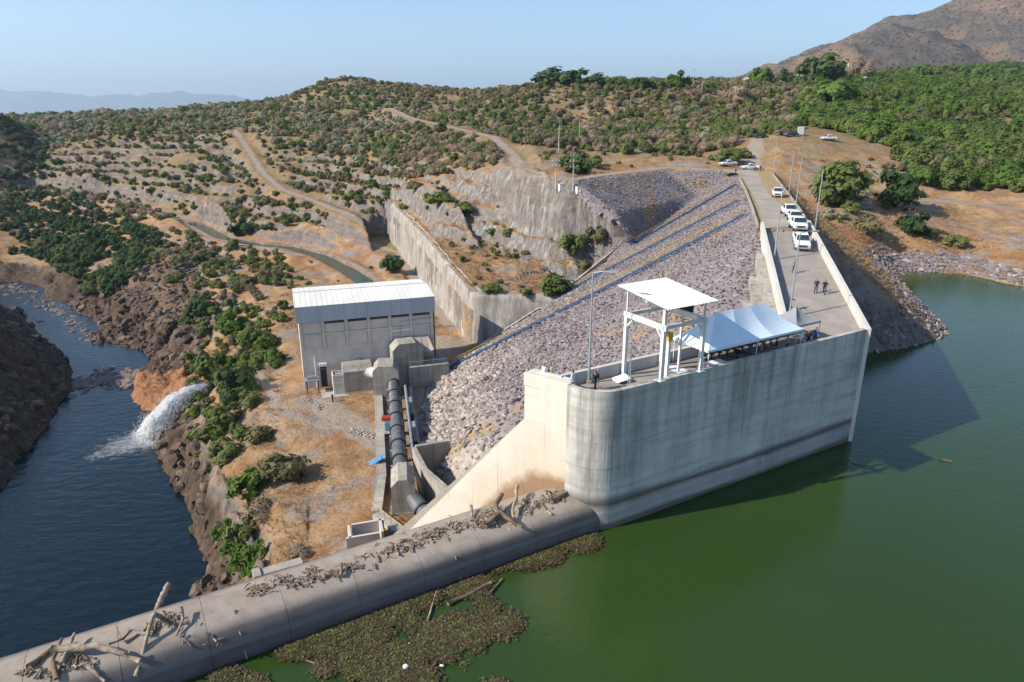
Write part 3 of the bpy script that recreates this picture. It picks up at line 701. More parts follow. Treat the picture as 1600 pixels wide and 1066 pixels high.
def scatter(name, src, pts_, rots, scl, parent=None):
    """one 'stuff' object: instances of a mesh object placed on a point list"""
    me = bpy.data.meshes.new(name); me.vertices.add(len(pts_)); me.vertices.foreach_set('co', np.asarray(pts_, np.float32).ravel())
    a = me.attributes.new('rot', 'FLOAT_VECTOR', 'POINT'); a.data.foreach_set('vector', np.asarray(rots, np.float32).ravel())
    a = me.attributes.new('scl', 'FLOAT_VECTOR', 'POINT'); a.data.foreach_set('vector', np.asarray(scl, np.float32).ravel())
    me.update(); o = bpy.data.objects.new(name, me); COL.objects.link(o)
    ng = bpy.data.node_groups.new(name, 'GeometryNodeTree'); ng.interface.new_socket('Geometry', in_out='INPUT', socket_type='NodeSocketGeometry'); ng.interface.new_socket('Geometry', in_out='OUTPUT', socket_type='NodeSocketGeometry')
    N = ng.nodes; gi = N.new('NodeGroupInput'); go = N.new('NodeGroupOutput'); ip = N.new('GeometryNodeInstanceOnPoints'); ob = N.new('GeometryNodeObjectInfo'); ob.inputs['Object'].default_value = src; ob.inputs['As Instance'].default_value = True
    r = N.new('GeometryNodeInputNamedAttribute'); r.data_type = 'FLOAT_VECTOR'; r.inputs['Name'].default_value = 'rot'
    s = N.new('GeometryNodeInputNamedAttribute'); s.data_type = 'FLOAT_VECTOR'; s.inputs['Name'].default_value = 'scl'
    e2r = N.new('FunctionNodeEulerToRotation'); L = ng.links
    L.new(gi.outputs[0], ip.inputs['Points']); L.new(ob.outputs['Geometry'], ip.inputs['Instance']); L.new(r.outputs['Attribute'], e2r.inputs[0]); L.new(e2r.outputs[0], ip.inputs['Rotation']); L.new(s.outputs['Attribute'], ip.inputs['Scale']); L.new(ip.outputs[0], go.inputs[0])
    md = o.modifiers.new('scatter', 'NODES'); md.node_group = ng
    tag(o, kind='stuff')
    if parent is not None: o.parent = parent; o.location = -Vector(parent['_o'])
    return o
cand = []
for x in np.arange(-22, 70, .56):
    for y in np.arange(52, 204, .56):
        cand.append((x+random.uniform(-.3, .3), y+random.uniform(-.3, .3)))
cand = np.array(cand); cand = cand[pip(cand[:, 0], cand[:, 1], DAM)]
zc_ = zdam(cand[:, 0], cand[:, 1]); cpx, cpy = proj(cand[:, 0], cand[:, 1], zc_)
tan_patch = (fbm(cand[:, 0], cand[:, 1], 14, 4, 33) > .30) & (np.random.rand(len(cand)) < .65)
cand = cand[~tan_patch]; zc_ = zc_[~tan_patch]; cpx = cpx[~tan_patch]; cpy = cpy[~tan_patch]
low = np.clip((-zc_+4)/16, 0, 1)
size = (.35+.46*low)*np.random.uniform(.55, 1.5, len(cand))**1.3; size = np.where(np.random.rand(len(cand)) < .03, size*1.6, size)
vis = pip(cpx, cpy, [(668,690),(660,640),(700,585),(800,535),(812,560),(812,650),(730,705),(700,690)])
order = np.argsort(-size/np.maximum(cand[:, 1], 1)-vis*10); near = order[:300]; rest = order[300:]
for k in near:
    M = Matrix.Translation((cand[k, 0], cand[k, 1], zc_[k]+.05)) @ Euler((random.uniform(-.3, .3), random.uniform(-.3, .6), random.uniform(0, 6.28))).to_matrix().to_4x4() @ Matrix.Diagonal((size[k]*1.1, size[k]*.95, size[k], 1))
    inst('stone', STONES[k % 6], dam, M)
firsts = [c for c in dam.children if c.name.startswith('stone')][:40]
for v in range(4):
    ids = rest[v::4]
    src = next(c for c in firsts if c.data == STONES[v])
    sc = size[ids][:, None]*np.stack([np.random.uniform(.85, 1.3, len(ids)), np.random.uniform(.8, 1.1, len(ids)), np.random.uniform(.7, 1.1, len(ids))], -1)
    scatter('stone_mass', src, np.stack([cand[ids, 0], cand[ids, 1], zc_[ids]-.02], -1), np.stack([np.random.uniform(-.25, .25, len(ids)), np.random.uniform(-.6, .1, len(ids))*0+np.random.uniform(-.3, .3, len(ids)), np.random.uniform(0, 6.28, len(ids))], -1), sc, dam)
# edge kerb along the left foot of the dam
kerb = []
for q in [(672,592),(740,546),(840,483),(900,438),(950,398),(974,376),(979,360),(956,336)]:
    p = march(*q, zdam); kerb.append((p.x, p.y, p.z-.6, p.z+.28))
tag(strip(kerb, .45, -1).build('drain_kerb', M_OLD), 'narrow concrete kerb edging the left side of the rockfill slope', 'kerb')
# crest road
def track_mat():
    n = NT('crest_gravel'); co = n.coord(); f = n.noise(1.5, 7, .7, co, .25, .75); b = n.noise(.2, 5, .6, co)
    c = n.mix(b, (.22, .195, .17), (.34, .30, .255)); c = n.mix(n.math('MULTIPLY', f, .4), c, (.45, .39, .31))
    return n.done(c, .95, f, .5, .08, .1)
M_TRACK = track_mat()
n = NT('dry_verge'); co = n.coord(); f = n.noise(1.2, 8, .75, co, .3, .7); M_VERGE = n.done(n.mix(f, (.21, .14, .065), (.46, .34, .19)), .95, f, .7, .15, .1)
cl = [(35.2, 96.5), (42, 118), (50, 146), (58, 176), (62, 190), (60, 199)]; cr = [(42, 97.8), (48.5, 118), (56.5, 146), (66, 176), (72, 194), (74, 206)]
m = MB(); mv = MB(); N_ = 40
def pl(pts_, t):
    t *= len(pts_)-1; i = min(int(t), len(pts_)-2); return Vector(lerp(pts_[i], pts_[i+1], t-i))
rows = []
for i in range(N_+1):
    t = i/N_; a, b = pl(cl, t), pl(cr, t); wob = math.sin(t*9)*.25; k0 = .04+.04*wob; k1 = (1.0 if t < .1 else max(.55, 1-(t-.1)*2.4))
    p = a.lerp(b, k0); q = a.lerp(b, min(1, k1+.05*wob)); rows.append((p, q))
    e0 = a-(b-a).normalized()*.9; e1 = b+(b-a).normalized()*.5
    if i: mv.quad((pe[0].x, pe[0].y, 16.46), (pe[1].x, pe[1].y, 16.46), (e1.x, e1.y, 16.46), (e0.x, e0.y, 16.46)); m.quad((rows[-2][0].x, rows[-2][0].y, 16.475), (rows[-2][1].x, rows[-2][1].y, 16.475), (q.x, q.y, 16.475), (p.x, p.y, 16.475))
    pe = (e0, e1)
tag(mv.build('crest_verge', M_VERGE), kind='structure'); tag(m.build('crest_road', M_TRACK), kind='structure')
# low guard wall along the downstream edge of the crest
tag(strip([(34.9, 96.6, 16.2, 16.95), (41.2, 118, 16.2, 16.9), (49.2, 146, 16.2, 16.9), (57, 175, 16.2, 16.9)], .22).build('crest_guard_kerb', M_OLD), 'low grey kerb along the left edge of the crest road', 'kerb')
st_ = (strip([(42.5, 98, 16.1, 16.9), (48.9, 118, 16.1, 16.8), (57.3, 146, 16.1, 16.8), (69.5, 187, 16.1, 16.8)], .22, -1)); tag(st_.build('crest_guard_kerb', M_OLD), 'low grey kerb along the lamp-post side of the crest road', 'kerb')
# blue stairways with yellow rails
M_BLUE = plain('blue_paint', (.055, .12, .24), .6, .35, 2.); M_YEL = plain('yellow_paint', (.52, .34, .05), .55, .25, 3.)
def stairway(pa, pb, width, label, rail=True):
    a = march(*pa, zdam); b = march(*pb, zdam)
    t = thing('blue_stairway', b, label, 'stairs', 'blue stairways down the dam face')
    d = (b-a); L = d.length; k = int(L/1.5); side = Vector((-d.y, d.x, 0)).normalized()
    P_ = []
    for i in range(k+1):
        q = a.lerp(b, i/k); q.z = float(zdam(q.x, q.y))+.45; P_.append(q)
    for s in (-1, 1):
        mm = MB()
        for i in range(k): mm.beam(P_[i]+side*s*width/2, P_[i+1]+side*s*width/2, .08, .2)
        mm.build('stringer', M_BLUE, t)
    mm = MB()
    for i in range(k*3):
        q = P_[0].lerp(P_[-1], i/(k*3)); j = min(int(i/3), k-1); q = P_[j].lerp(P_[j+1], i/3-j); mm.box(q, (.45, width, .05), math.atan2(side.y, side.x)-math.pi/2)
    mm.build('treads', M_BLUE, t)['kind'] = 'stuff'
    s = side if side.y > 0 else -side; base = [q+s*(width/2+.05) for q in P_]
    for hgt in (1.0, .55):
        mm = MB()
        for i in range(k): mm.beam(base[i]+Vector((0, 0, hgt)), base[i+1]+Vector((0, 0, hgt)), .07, .07)
        mm.build('rail', M_YEL, t)
    for i in range(0, k+1, 3): MB().beam(base[i], base[i]+Vector((0, 0, 1.02)), .07, .07).build('rail_post', M_YEL, t)
stairway((1150,291), (978,383), .5, 'uppermost short blue stairway with yellow handrail on the rockfill slope')
stairway((1152,317), (862,470), .45, 'middle thin blue stairway with yellow handrail on the rockfill slope')
stairway((1162,340), (682,587), .75, 'longest and lowest blue stairway with yellow handrail running to the powerhouse yard')
# stones along the reservoir bank
bank = thing('riprap_bank', P(1500, 415, 1), 'fitted pale riprap stones lining the far reservoir shore', 'stone bank')
FLAT = [rock_mesh('flat_stone', 300+i, .38, M_STONE, 16) for i in range(5)]
k = 0
for r in range(5):
    for i in range(46):
        u = 1366+i*6.2+random.uniform(-2, 2)+(r % 2)*3; base = np.interp(u, [1366, 1420, 1480, 1540, 1600, 1660], [424, 422, 423, 433, 449, 470])
        v = base-2-r*5.4+random.uniform(-1.3, 1.3)
        if v < 396-(u-1366)*.02: continue
        p = march2(u, v); s = random.uniform(.95, 1.5)
        inst('stone', FLAT[k % 5], bank, Matrix.Translation(p+Vector((0, 0, .08))) @ Euler((.35+random.uniform(-.1, .1), random.uniform(-.1, .1), 0)).to_matrix().to_4x4() @ Euler((0, 0, random.uniform(0, 6.28))).to_matrix().to_4x4() @ Matrix.Diagonal((s*1.25, s, s, 1))); k += 1
rub = [];
while len(rub) < 1500:
    y = random.uniform(84, 150); x = random.uniform(46, 92); z = ground(x, y)
    if -.5 < z < 5.5 and (random.random() < 1-z/6) and ginfo('upz', x, y): rub.append((x, y, z+.05))
rub = np.array(rub); s_ = np.random.uniform(.35, 1.0, len(rub)); 
scatter('shore_rubble', bank.children[0], rub, np.random.uniform(-.6, 6, (len(rub), 3)), s_[:, None]*np.random.uniform(.7, 1.4, (len(rub), 3)))
# ================================================================== powerhouse
M_WALLP = plain('powerhouse_render', (.66, .585, .51), .85, .14, .4); M_PIL = plain('beige_pilaster', (.60, .57, .45), .85, .15, .6); M_INF = plain('infill_panel', (.63, .56, .49), .85, .12, .5)
M_ROOFW = plain('white_roof_sheet', (.70, .68, .62), .5, .10, .3, stretch=(1, .2, 1)); M_FASC = plain('blue_grey_cladding', (.40, .43, .47), .5, .10, .4, stretch=(1, 1, .2))
M_DARK = plain('dark_void', (.025, .025, .028), .6, .3); M_GLASS = plain('window_glass', (.03, .04, .05), .15, .3, spec=.6); M_STEEL = plain('white_painted_steel', (.62, .62, .60), .5, .12, 1.)
M_GALV = plain('galvanised_steel', (.36, .38, .40), .45, .2, 2., metal=.4); M_PIPE = plain('penstock_paint', (.115, .12, .13), .5, .35, .8); M_RING = plain('black_ring', (.03, .03, .032), .6, .3); M_RUST = plain('rusty_pipe', (.20, .09, .05), .8, .3, 3)
M_BEIGE = plain('beige_awning', (.36, .29, .25), .85, .15, 1.); M_RED = plain('red_paint', (.33, .04, .03), .6, .2); M_LBLUE = plain('light_blue_paint', (.10, .25, .42), .6, .2); M_WHITEP = plain('white_paint', (.72, .72, .70), .55, .1)
M_WIRE = plain('dark_wire', (.06, .06, .06), .6, .2)
PH0 = Vector((-36.9, 112.9, -15)); ex = Vector((.949, .318, 0)).normalized(); ey = Vector((-ex.y, ex.x, 0)); PA = math.atan2(ex.y, ex.x)
def H(x, y, z): q = PH0+ex*x+ey*y; return Vector((q.x, q.y, -15+z))
def hbox(m, x0, x1, y0, y1, z0, z1):
    return m.prism([H(x0, y0, 0), H(x1, y0, 0), H(x1, y1, 0), H(x0, y1, 0)], -15+z0, -15+z1)
ph = thing('powerhouse', PH0, 'beige powerhouse with white sheet roof and blue-grey eaves cladding', 'building')
hbox(MB(), 0, 23.6, .25, 13.5, -3, 12.6).build('wall', M_WALLP, ph)
cols = [.25, 4.0, 8.0, 11.9, 15.7, 19.5, 23.3]
for x in cols: hbox(MB(), x-.25, x+.25, -.1, .26, 7.5, 12.6).build('pilaster', M_PIL, ph)
for i in range(6):
    a, b = cols[i]+.25, cols[i+1]-.25
    hbox(MB(), a, b, -.04, .26, 9.85, 10.25).build('beam', M_PIL, ph)
    hbox(MB(), a+.05, b-.05, .1, .27, 10.3, 11.9 if i else 12.5).build('infill_panel', M_INF, ph)
    hbox(MB(), a+.05, b-.05, .1, .27, 7.7, 9.8).build('infill_panel', M_INF, ph)
    if i:
        w = hbox(MB(), a+.1, b-.1, .12, .26, 11.95, 12.55).build('window', M_DARK, ph); k = 6
        for q in range(k): hbox(MB(), a+.15+(b-a-.3)*q/k+.04, a+.15+(b-a-.3)*(q+1)/k-.04, .07, .13, 12.02, 12.48).build('pane', M_GLASS, w)
for i in range(12):
    x0 = -.35+24.3*i/12
    hbox(MB(), x0+.01, x0+24.3/12-.01, -.45, -.3, 12.55, 15.4).build('fascia_panel', M_FASC, ph)
hbox(MB(), -.3, 23.9, -.29, 13.7, 12.62, 15.2).build('eaves_box', M_FASC, ph)
for i in range(27):
    x0 = -.4+24.4*i/27; x1 = x0+24.4/27-.015
    for (y0, z0, y1, z1) in ((-.5, 15.42, 6.7, 16.3), (13.9, 15.42, 6.72, 16.3)):
        m = MB(); prof_ = [(0, 0), (.05, .04), (.13, .04), (.18, 0), (1, 0)]; w = x1-x0
        a = [H(x0+w*u_, y0, z0+h_) for u_, h_ in prof_]; b = [H(x0+w*u_, y1, z1+h_) for u_, h_ in prof_]
        for q in range(4): m.quad(*((a[q], a[q+1], b[q+1], b[q]) if y0 < y1 else (a[q+1], a[q], b[q], b[q+1])))
        m.build('roof_sheet', M_ROOFW, ph)
hbox(MB(), -.4, 24.0, 6.55, 6.87, 16.25, 16.42).build('ridge_cap', M_ROOFW, ph)
d_ = hbox(MB(), 2.9, 3.95, .1, .3, 0, 4.2).build('door', M_DARK, ph); hbox(MB(), 2.75, 4.1, -.5, .3, 4.25, 4.75).build('canopy', M_WHITEP, ph)
hbox(MB(), 8.3, 12.2, .15, .28, 2.2, 6.6).build('wall_patch', M_INF, ph)
MB().tube([H(2.1, -.05, 0), H(2.1, -.05, 6.2), H(2.4, -.05, 6.7), H(2.45, -.05, 7.3)], .1, 6).build('vent_pipe', M_STEEL, ph)
MB().tube([H(.9, -.02, 3.4), H(5.7, -.02, 3.9)], .05, 5).build('conduit', M_GALV, ph)
MB().tube([H(17.5, -.1, 8.6), H(17.5, -.1, 11.2), H(23.3, -.1, 11.4)], .06, 5).build('conduit', M_GALV, ph)
MB().tube([H(23.75, -.1, 2), H(23.75, -.1, 14)], .16, 6).build('downpipe', M_RUST, ph)
hbox(MB(), 15.7, 19.4, -.06, .1, 9.3, 9.7).build('sill', M_WHITEP, ph)
# kiosk and small frame in front
ks = thing('equipment_kiosk', H(5.8, -3, 0), 'grey open-topped equipment kiosk standing in front of the powerhouse wall', 'kiosk')
for x0, x1, y0, y1 in ((4.7, 7.1, -4, -3.85), (4.7, 4.85, -3.84, -1.6), (6.95, 7.1, -3.84, -1.6), (4.7, 7.1, -1.59, -1.44)): hbox(MB(), x0, x1, y0, y1, 0, 3.6).build('side_panel', M_WALLP, ks)
hbox(MB(), 4.95, 6.85, -3.7, -1.7, 1.2, 2.9).build('cabinet', M_WHITEP, ks); hbox(MB(), 5.2, 6.4, -3.3, -2.1, 2.9, 3.5).build('fan_unit', M_GALV, ks)
hbox(MB(), 5.0, 6.8, -4.06, -4.0, .2, 2.2).build('door', M_PIL, ks)
fr_ = thing('insulator_stand', H(1, -1.6, 0), 'dark steel stand with a grating top at the left corner of the powerhouse', 'frame')
for x in (.3, 2.2):
    for y in (-2.2, -.9): hbox(MB(), x, x+.12, y, y+.12, 0, 2.4).build('leg', M_DARK, fr_)
hbox(MB(), .1, 2.5, -2.4, -.6, 2.4, 2.55).build('grating', M_GALV, fr_)
for x in (.5, 1.1, 1.7): hbox(MB(), x, x+.4, -1.9, -1.2, 2.55, 3.1).build('insulator_bank', M_GALV, fr_)
hbox(MB(), 2.6, 8.0, -5.2, .2, -.4, .12).build('apron', M_OLD, ph)
# awning on its platform
aw = thing('awning', H(21, -1.5, 5), 'sagging beige fabric awning on poles beside the powerhouse', 'awning')
m = MB(); q0 = [H(18.6+3.8*i/6, -.3, 8.2) for i in range(7)]; q1 = [H(18.2+4.6*i/6, -3.8, 6.3-.18*math.sin(i*1.7)) for i in range(7)]
for i in range(6): m.quad(q1[i], q1[i+1], q0[i+1], q0[i])
m.build('sheet', M_BEIGE, aw)
for x in (18.4, 22.6): MB().tube([H(x, -3.7, 3.9), H(x, -3.7, 6.35)], .06, 6).build('pole', M_GALV, aw)
for x in (19, 22.2): MB().tube([H(x, -.35, 3.9), H(x, -.35, 8.2)], .06, 6).build('pole', M_GALV, aw)
pf = thing('raised_platform', H(20.5, -3, 0), 'concrete platform with handrail under the beige awning', 'platform')
hbox(MB(), 17.8, 25.2, -5, -.05, -1, 3.85).build('platform_wall', M_OLD, pf)
for x in np.linspace(18, 25, 6): MB().tube([H(x, -4.9, 3.85), H(x, -4.9, 4.9)], .04, 5).build('rail_post', M_GALV, pf)
MB().tube([H(18, -4.9, 4.9), H(25, -4.9, 4.9)], .045, 5).build('rail', M_GALV, pf)
hbox(MB(), 19, 21, -3.4, -2, 3.86, 4.9).build('cabinet', M_GALV, pf)
# penstock with anchor blocks
def anchor(loc, sx, sy, hgt, rz, label, ch=.9):
    t = thing('anchor_block', loc, label, 'anchor block', 'penstock anchor blocks')
    pr = [(-sx/2, 0), (sx/2, 0), (sx/2, hgt-ch), (sx/2-ch, hgt), (-sx/2+ch, hgt), (-sx/2, hgt-ch)]; c, s = math.cos(rz), math.sin(rz); vs_ = []
    for y in (-sy/2, sy/2):
        for x, z in pr: vs_.append((loc[0]+x*c-y*s, loc[1]+x*s+y*c, loc[2]+z))
    MB().raw(vs_, [(0, 1, 2, 3, 4, 5), (11, 10, 9, 8, 7, 6)]+[((i+1) % 6, i, 6+i, 6+(i+1) % 6) for i in range(6)]).build('body', M_OLD, t)
    vs2 = [(loc[0]+x*1.06*c-y*1.03*s, loc[1]+x*1.06*s+y*1.03*c, loc[2]+z) for y in (-sy/2, sy/2) for x, z in ((-sx/2, -.5), (sx/2, -.5), (sx/2, .5), (-sx/2, .5))]
    MB().raw(vs2, [(0, 1, 2, 3), (7, 6, 5, 4), (1, 0, 4, 5), (2, 1, 5, 6), (3, 2, 6, 7), (0, 3, 7, 4)]).build('footing', M_OLD, t)
    return t
anchor((-27.6, 113.6, -15.2), 4.0, 5.0, 5.2, PA+1.57, 'concrete anchor block where the branch pipe turns into the powerhouse wall')
anchor((-22.0, 111.6, -15.2), 4.4, 4.6, 6.0, .13, 'chamfered concrete anchor block at the head of the dark penstock')
anchor((-19.2, 116.6, -15.2), 5.4, 4.2, 8.4, PA, 'tallest stained concrete anchor block against the powerhouse front', 1.2)
anchor((-13.6, 75.2, -15.2), 2.9, 4.6, 5.0, .16, 'pale concrete anchor block at the lower bend of the penstock')
pn_ = thing('penstock', (-17, 95, -15), 'dark grey steel penstock with black ring joints', 'pipe')
pts_ = [Vector((-9, 69.2, -14)), Vector((-11.0, 71.8, -13.3)), Vector((-13.4, 75.2, -12.6)), Vector((-15.1, 82, -12.4)), Vector((-20.6, 110, -12.2))]
for a, b in ((0, 2), (2, 4)):
    MB().tube([pts_[a], pts_[a+1] if a == 0 else pts_[3], pts_[b]], .95, 20, True).build('pipe_section', M_PIPE, pn_, True)
MB().tube([H(9.8, .2, 4.0), H(9.8, -2, 4.0)], .95, 16).build('pipe_section', M_PIPE, pn_, True)
MB().tube([Vector((-26.5, 113.2, -11.5)), Vector((-22.5, 112, -11.6))], 1.0, 16).build('pipe_section', M_STEEL, pn_, True)
for k in range(7):
    q = pts_[3].lerp(pts_[4], k/6.3); d = (pts_[4]-pts_[3]).normalized(); MB().tube([q-d*.14, q+d*.14], 1.1, 20).build('ring', M_RING, pn_)
    MB().box((q.x, q.y, -14.2), (2.4, .5, 2.2), .19).build('saddle', M_OLD, pn_)
for k in (.25, .6):
    q = pts_[0].lerp(pts_[1], k+.3); d = (pts_[1]-pts_[0]).normalized(); MB().tube([q-d*.12, q+d*.12], 1.1, 20).build('ring', M_RING, pn_)
wk = thing('penstock_walkway', (-17, 92, -15), 'narrow concrete walkway with pipe rail along the left side of the penstock', 'walkway')
wpath = [(-10.5, 67, -14.5), (-16, 73, -14.4), (-17.0, 82, -14.4), (-22.6, 110, -14.4)]
for i in range(3):
    a, b = wpath[i], wpath[i+1]; strip([(a[0], a[1], -15.6, a[2]), (b[0], b[1], -15.6, b[2])], 1.3).build('slab', M_OLD, wk)
    MB().tube([Vector(a)+Vector((-1.1, .1, 1)), Vector(b)+Vector((-1.1, .1, 1))], .04, 5).build('rail', M_YEL if i < 1 else M_GALV, wk)
    for q in range(6): p = Vector(a).lerp(Vector(b), q/6)+Vector((-1.1, .1, 0)); MB().tube([p, p+Vector((0, 0, 1))], .035, 5).build('rail_post', M_GALV, wk)
gl = thing('gallery_trench', (-15, 95, -15), 'dark cable trench and pipework right of the penstock', 'trench')
strip([(-12.6, 83, -15.5, -13.6), (-17.9, 110, -15.5, -13.2)], .5, -1).build('trench_wall', M_OLD, gl)
for k in range(5): q = Vector((-13.2, 84.5, -13.4)).lerp(Vector((-17.6, 107, -13)), k/5); MB().box(q, (.8, 2.0, 1.6), .19).build('cabinet', M_DARK if k % 2 else M_GALV, gl)
MB().tube([(-13.6, 84, -12.6), (-18.2, 108, -12.2)], .22, 8).build('service_pipe', M_GALV, gl)
MB().box((-11.9, 88.5, -14.4), (2.6, 3.4, 1.9), .5).build('valve_box', M_OLD, gl)
rw = thing('channel_wall', P(660, 710, -15), 'angled weathered concrete channel wall at the foot of the stone slope', 'retaining wall')
cw = [P(702, 689, -11), P(650, 698, -10.8), P(668, 732, -10.8), P(712, 770, -10.4)]
for i in range(3): a, b = cw[i], cw[i+1]; strip([(a.x, a.y, -17, a.z), (b.x, b.y, -17, b.z)], .55, -1 if i else -1).build('wall_section', M_OLD, rw)
sg = thing('kiosk_sign', P(605, 672, -14.4), 'small red-topped blue and white notice box on the penstock walkway', 'notice box')
c0 = P(606, 676, -14.4); MB().box(c0+Vector((0, 0, 1.1)), (1.3, .9, 2.2), .1).build('box_body', M_WHITEP, sg); MB().box(c0+Vector((0, -.03, 2.45)), (1.5, 1.1, .45), .1).build('red_top', M_RED, sg); MB().box(c0+Vector((.05, -.48, 1.2)), (.7, .05, 1.2), .1).build('blue_panel', M_LBLUE, sg)
bs = thing('blue_sheet_rack', P(590, 727, -15), 'small tilted blue sheet rack on the grass left of the penstock', 'rack'); c0 = P(590, 728, -15)
MB().beam(c0+Vector((-1, -.5, .6)), c0+Vector((1, .5, 1.4)), 1.2, .06).build('sheet', M_LBLUE, bs)
for k in (-.8, 0, .8): MB().box(c0+Vector((k, k*.4, .4)), (.08, .08, 1.0+.3*k)).build('leg', M_YEL, bs)
lb = thing('steel_post', P(520, 628, -15), 'short dark post casting a shadow on the gravel yard', 'post'); MB().tube([P(520, 628, -15), P(520, 628, -15)+Vector((0, 0, 1.1))], .14, 8).build('shaft', M_DARK, lb); MB().tube([P(520, 628, -15)+Vector((0, 0, 1.1)), P(520, 628, -15)+Vector((0, 0, 1.3))], .2, 8).build('cap', M_DARK, lb)
# stone edging in the yard
for pa, pb, lab in (((548, 676), (605, 690), 'line of pale stones edging the lower yard'), ((500, 640), (470, 622), 'curved pale stone edging beside the powerhouse corner')):
    t = thing('stone_edging', P(*pa, -15), lab, 'stone edging'); a, b = P(*pa, -15), P(*pb, -15)
    for r in range(3):
        for k in range(10): q = a.lerp(b, (k+.5*(r % 2))/10); s = random.uniform(.5, .8); inst('stone', STONES[(k+r) % 6], t, Matrix.Translation((q.x, q.y+r*.55, ground(q.x, q.y)+.15)) @ Euler((0, 0, random.uniform(0, 6))).to_matrix().to_4x4() @ Matrix.Diagonal((s, s, s*.8, 1)))

# ================================================================== on the deck
# hoist frame
gt = thing('hoist_frame', D(37.3, 39.4, 11), 'white steel hoist frame with a sheet roof standing on the deck', 'hoist frame')
U0, U1, N0, N1 = 35.2, 39.4, 36.95, 41.35; ZB = 16.3
for (u, n, zb, zt) in ((U0, N0, 12, 17.9), (U1, N0, 12, 17.9), (U0, N1, 11, 18.4), (U1, N1, 11, 18.4)):
    lg = MB().box(D(u, n, (zb+ZB)/2), (.30, .30, ZB-zb), math.atan2(UY, UX)).build('leg', M_STEEL, gt); MB().box(D(u, n, zb+.04), (.6, .6, .08), math.atan2(UY, UX)).build('base_plate', M_STEEL, lg)
    MB().box(D(u, n, (ZB+zt)/2), (.12, .12, zt-ZB), math.atan2(UY, UX)).build('post', M_STEEL, gt)
for u in (U0, U1):
    MB().beam(D(u, N0-.3, ZB), D(u, N1+.3, ZB), .22, .42).build('main_beam', M_STEEL, gt)
    for n, s in ((N0, 1), (N1, -1)): MB().beam(D(u, n, ZB-1.1), D(u, n+s*.9, ZB-.1), .12, .12).build('brace', M_STEEL, gt)
for n in (N0, N1): MB().beam(D(U0-.2, n, ZB+.02), D(U1+.2, n, ZB+.02), .18, .3).build('tie_beam', M_STEEL, gt)
MB().beam(D(37.6, N0-1.0, ZB+.75), D(37.6, N1+.4, ZB+.75), .2, .38).build('hoist_rail', M_STEEL, gt)
for u in (U0, U1): MB().beam(D(u, N0-.7, 17.9), D(u, N1+.7, 18.5), .1, .16).build('rafter', M_STEEL, gt)
for k in range(10):
    u0 = U0-.55+(U1-U0+1.1)*k/10; u1 = u0+(U1-U0+1.1)/10-.01; m = MB()
    pr = [(0, 0), (.2, 0), (.28, .045), (.42, .045), (.5, 0), (.7, 0), (.78, .045), (.92, .045), (1, 0)]
    a = [D(u0+(u1-u0)*q, N0-.8, 18.0+h_) for q, h_ in pr]; b = [D(u0+(u1-u0)*q, N1+.8, 18.62+h_) for q, h_ in pr]
    for q in range(8): m.quad(a[q], a[q+1], b[q+1], b[q])
    m.build('roof_sheet', M_ROOFW, gt)
hs = MB().box(D(38.4, 38.2, ZB+.75), (1.3, .7, .6), .5).build('hoist_winch', M_DARK, gt); MB().tube([D(38.9, 37.6, ZB+.5), D(38.9, 37.6, 15.6)], .03, 5).build('hoist_cable', M_WIRE, gt)
lf = thing('lifting_beam', D(37.0, 37.7, 11), 'white vertical lifting beam hanging from the hoist over the parapet', 'lifting beam')
MB().box(D(36.55, 37.75, 13.2), (.22, .3, 3.6), .5).build('shaft', M_STEEL, lf); MB().box(D(36.55, 37.75, 15.2), (.42, .4, .7), .5).build('hook_block', M_YEL, lf); MB().tube([D(36.35, 37.7, 11.35), D(36.75, 37.7, 11.35)], .28, 10).build('ring', M_STEEL, lf)
m = MB(); MB().box(D(37.9, 37.85, 14.2), (.16, .16, 4.4), .5).build('guide_post', M_STEEL, lf)
sl = thing('stacked_plates', D(34.4, 41.0, 11), 'tilted stack of pale steel plates on the deck near the hoist frame', 'plates')
for k in range(4): M = Matrix.Translation(D(34.2-.06*k, 40.6-.15*k, 11.1+.09*k)) @ Euler((.16, -.1, .5)).to_matrix().to_4x4(); MB().box((0, 0, 0), (1.25, .9, .03), 0, M).build('plate', M_WHITEP, sl)
lt = thing('survey_mast', D(32.6, 37.15, 11), 'thin lattice mast standing behind the front parapet', 'mast')
for k in range(3): a = 2.1*k; MB().tube([D(32.6+.16*math.cos(a), 37.6+.16*math.sin(a), 11), D(32.6+.02*math.cos(a), 37.6+.02*math.sin(a), 15.3)], .025, 5).build('leg', M_GALV, lt)
for k in range(9): z = 11.4+k*.42; r = .15*(1-k/10); MB().tube([D(32.6+r*math.cos(2.1*j), 37.6+r*math.sin(2.1*j), z) for j in (0, 1, 2, 0)], .014, 4).build('ring', M_GALV, lt)
bucket = thing('white_tub', D(33.5, 37.75, 11), 'low white tub on the deck beside the mast', 'tub'); MB().tube([D(33.5, 37.8, 11), D(33.5, 37.8, 11.35), D(33.5, 37.8, 11.42)], [.4, .45, .48], 14).build('tub_shell', M_WHITEP, bucket); MB().tube([D(33.5, 37.8, 11.43), D(33.5, 37.8, 11.47)], .44, 14).build('lid', M_ROOFW, bucket)
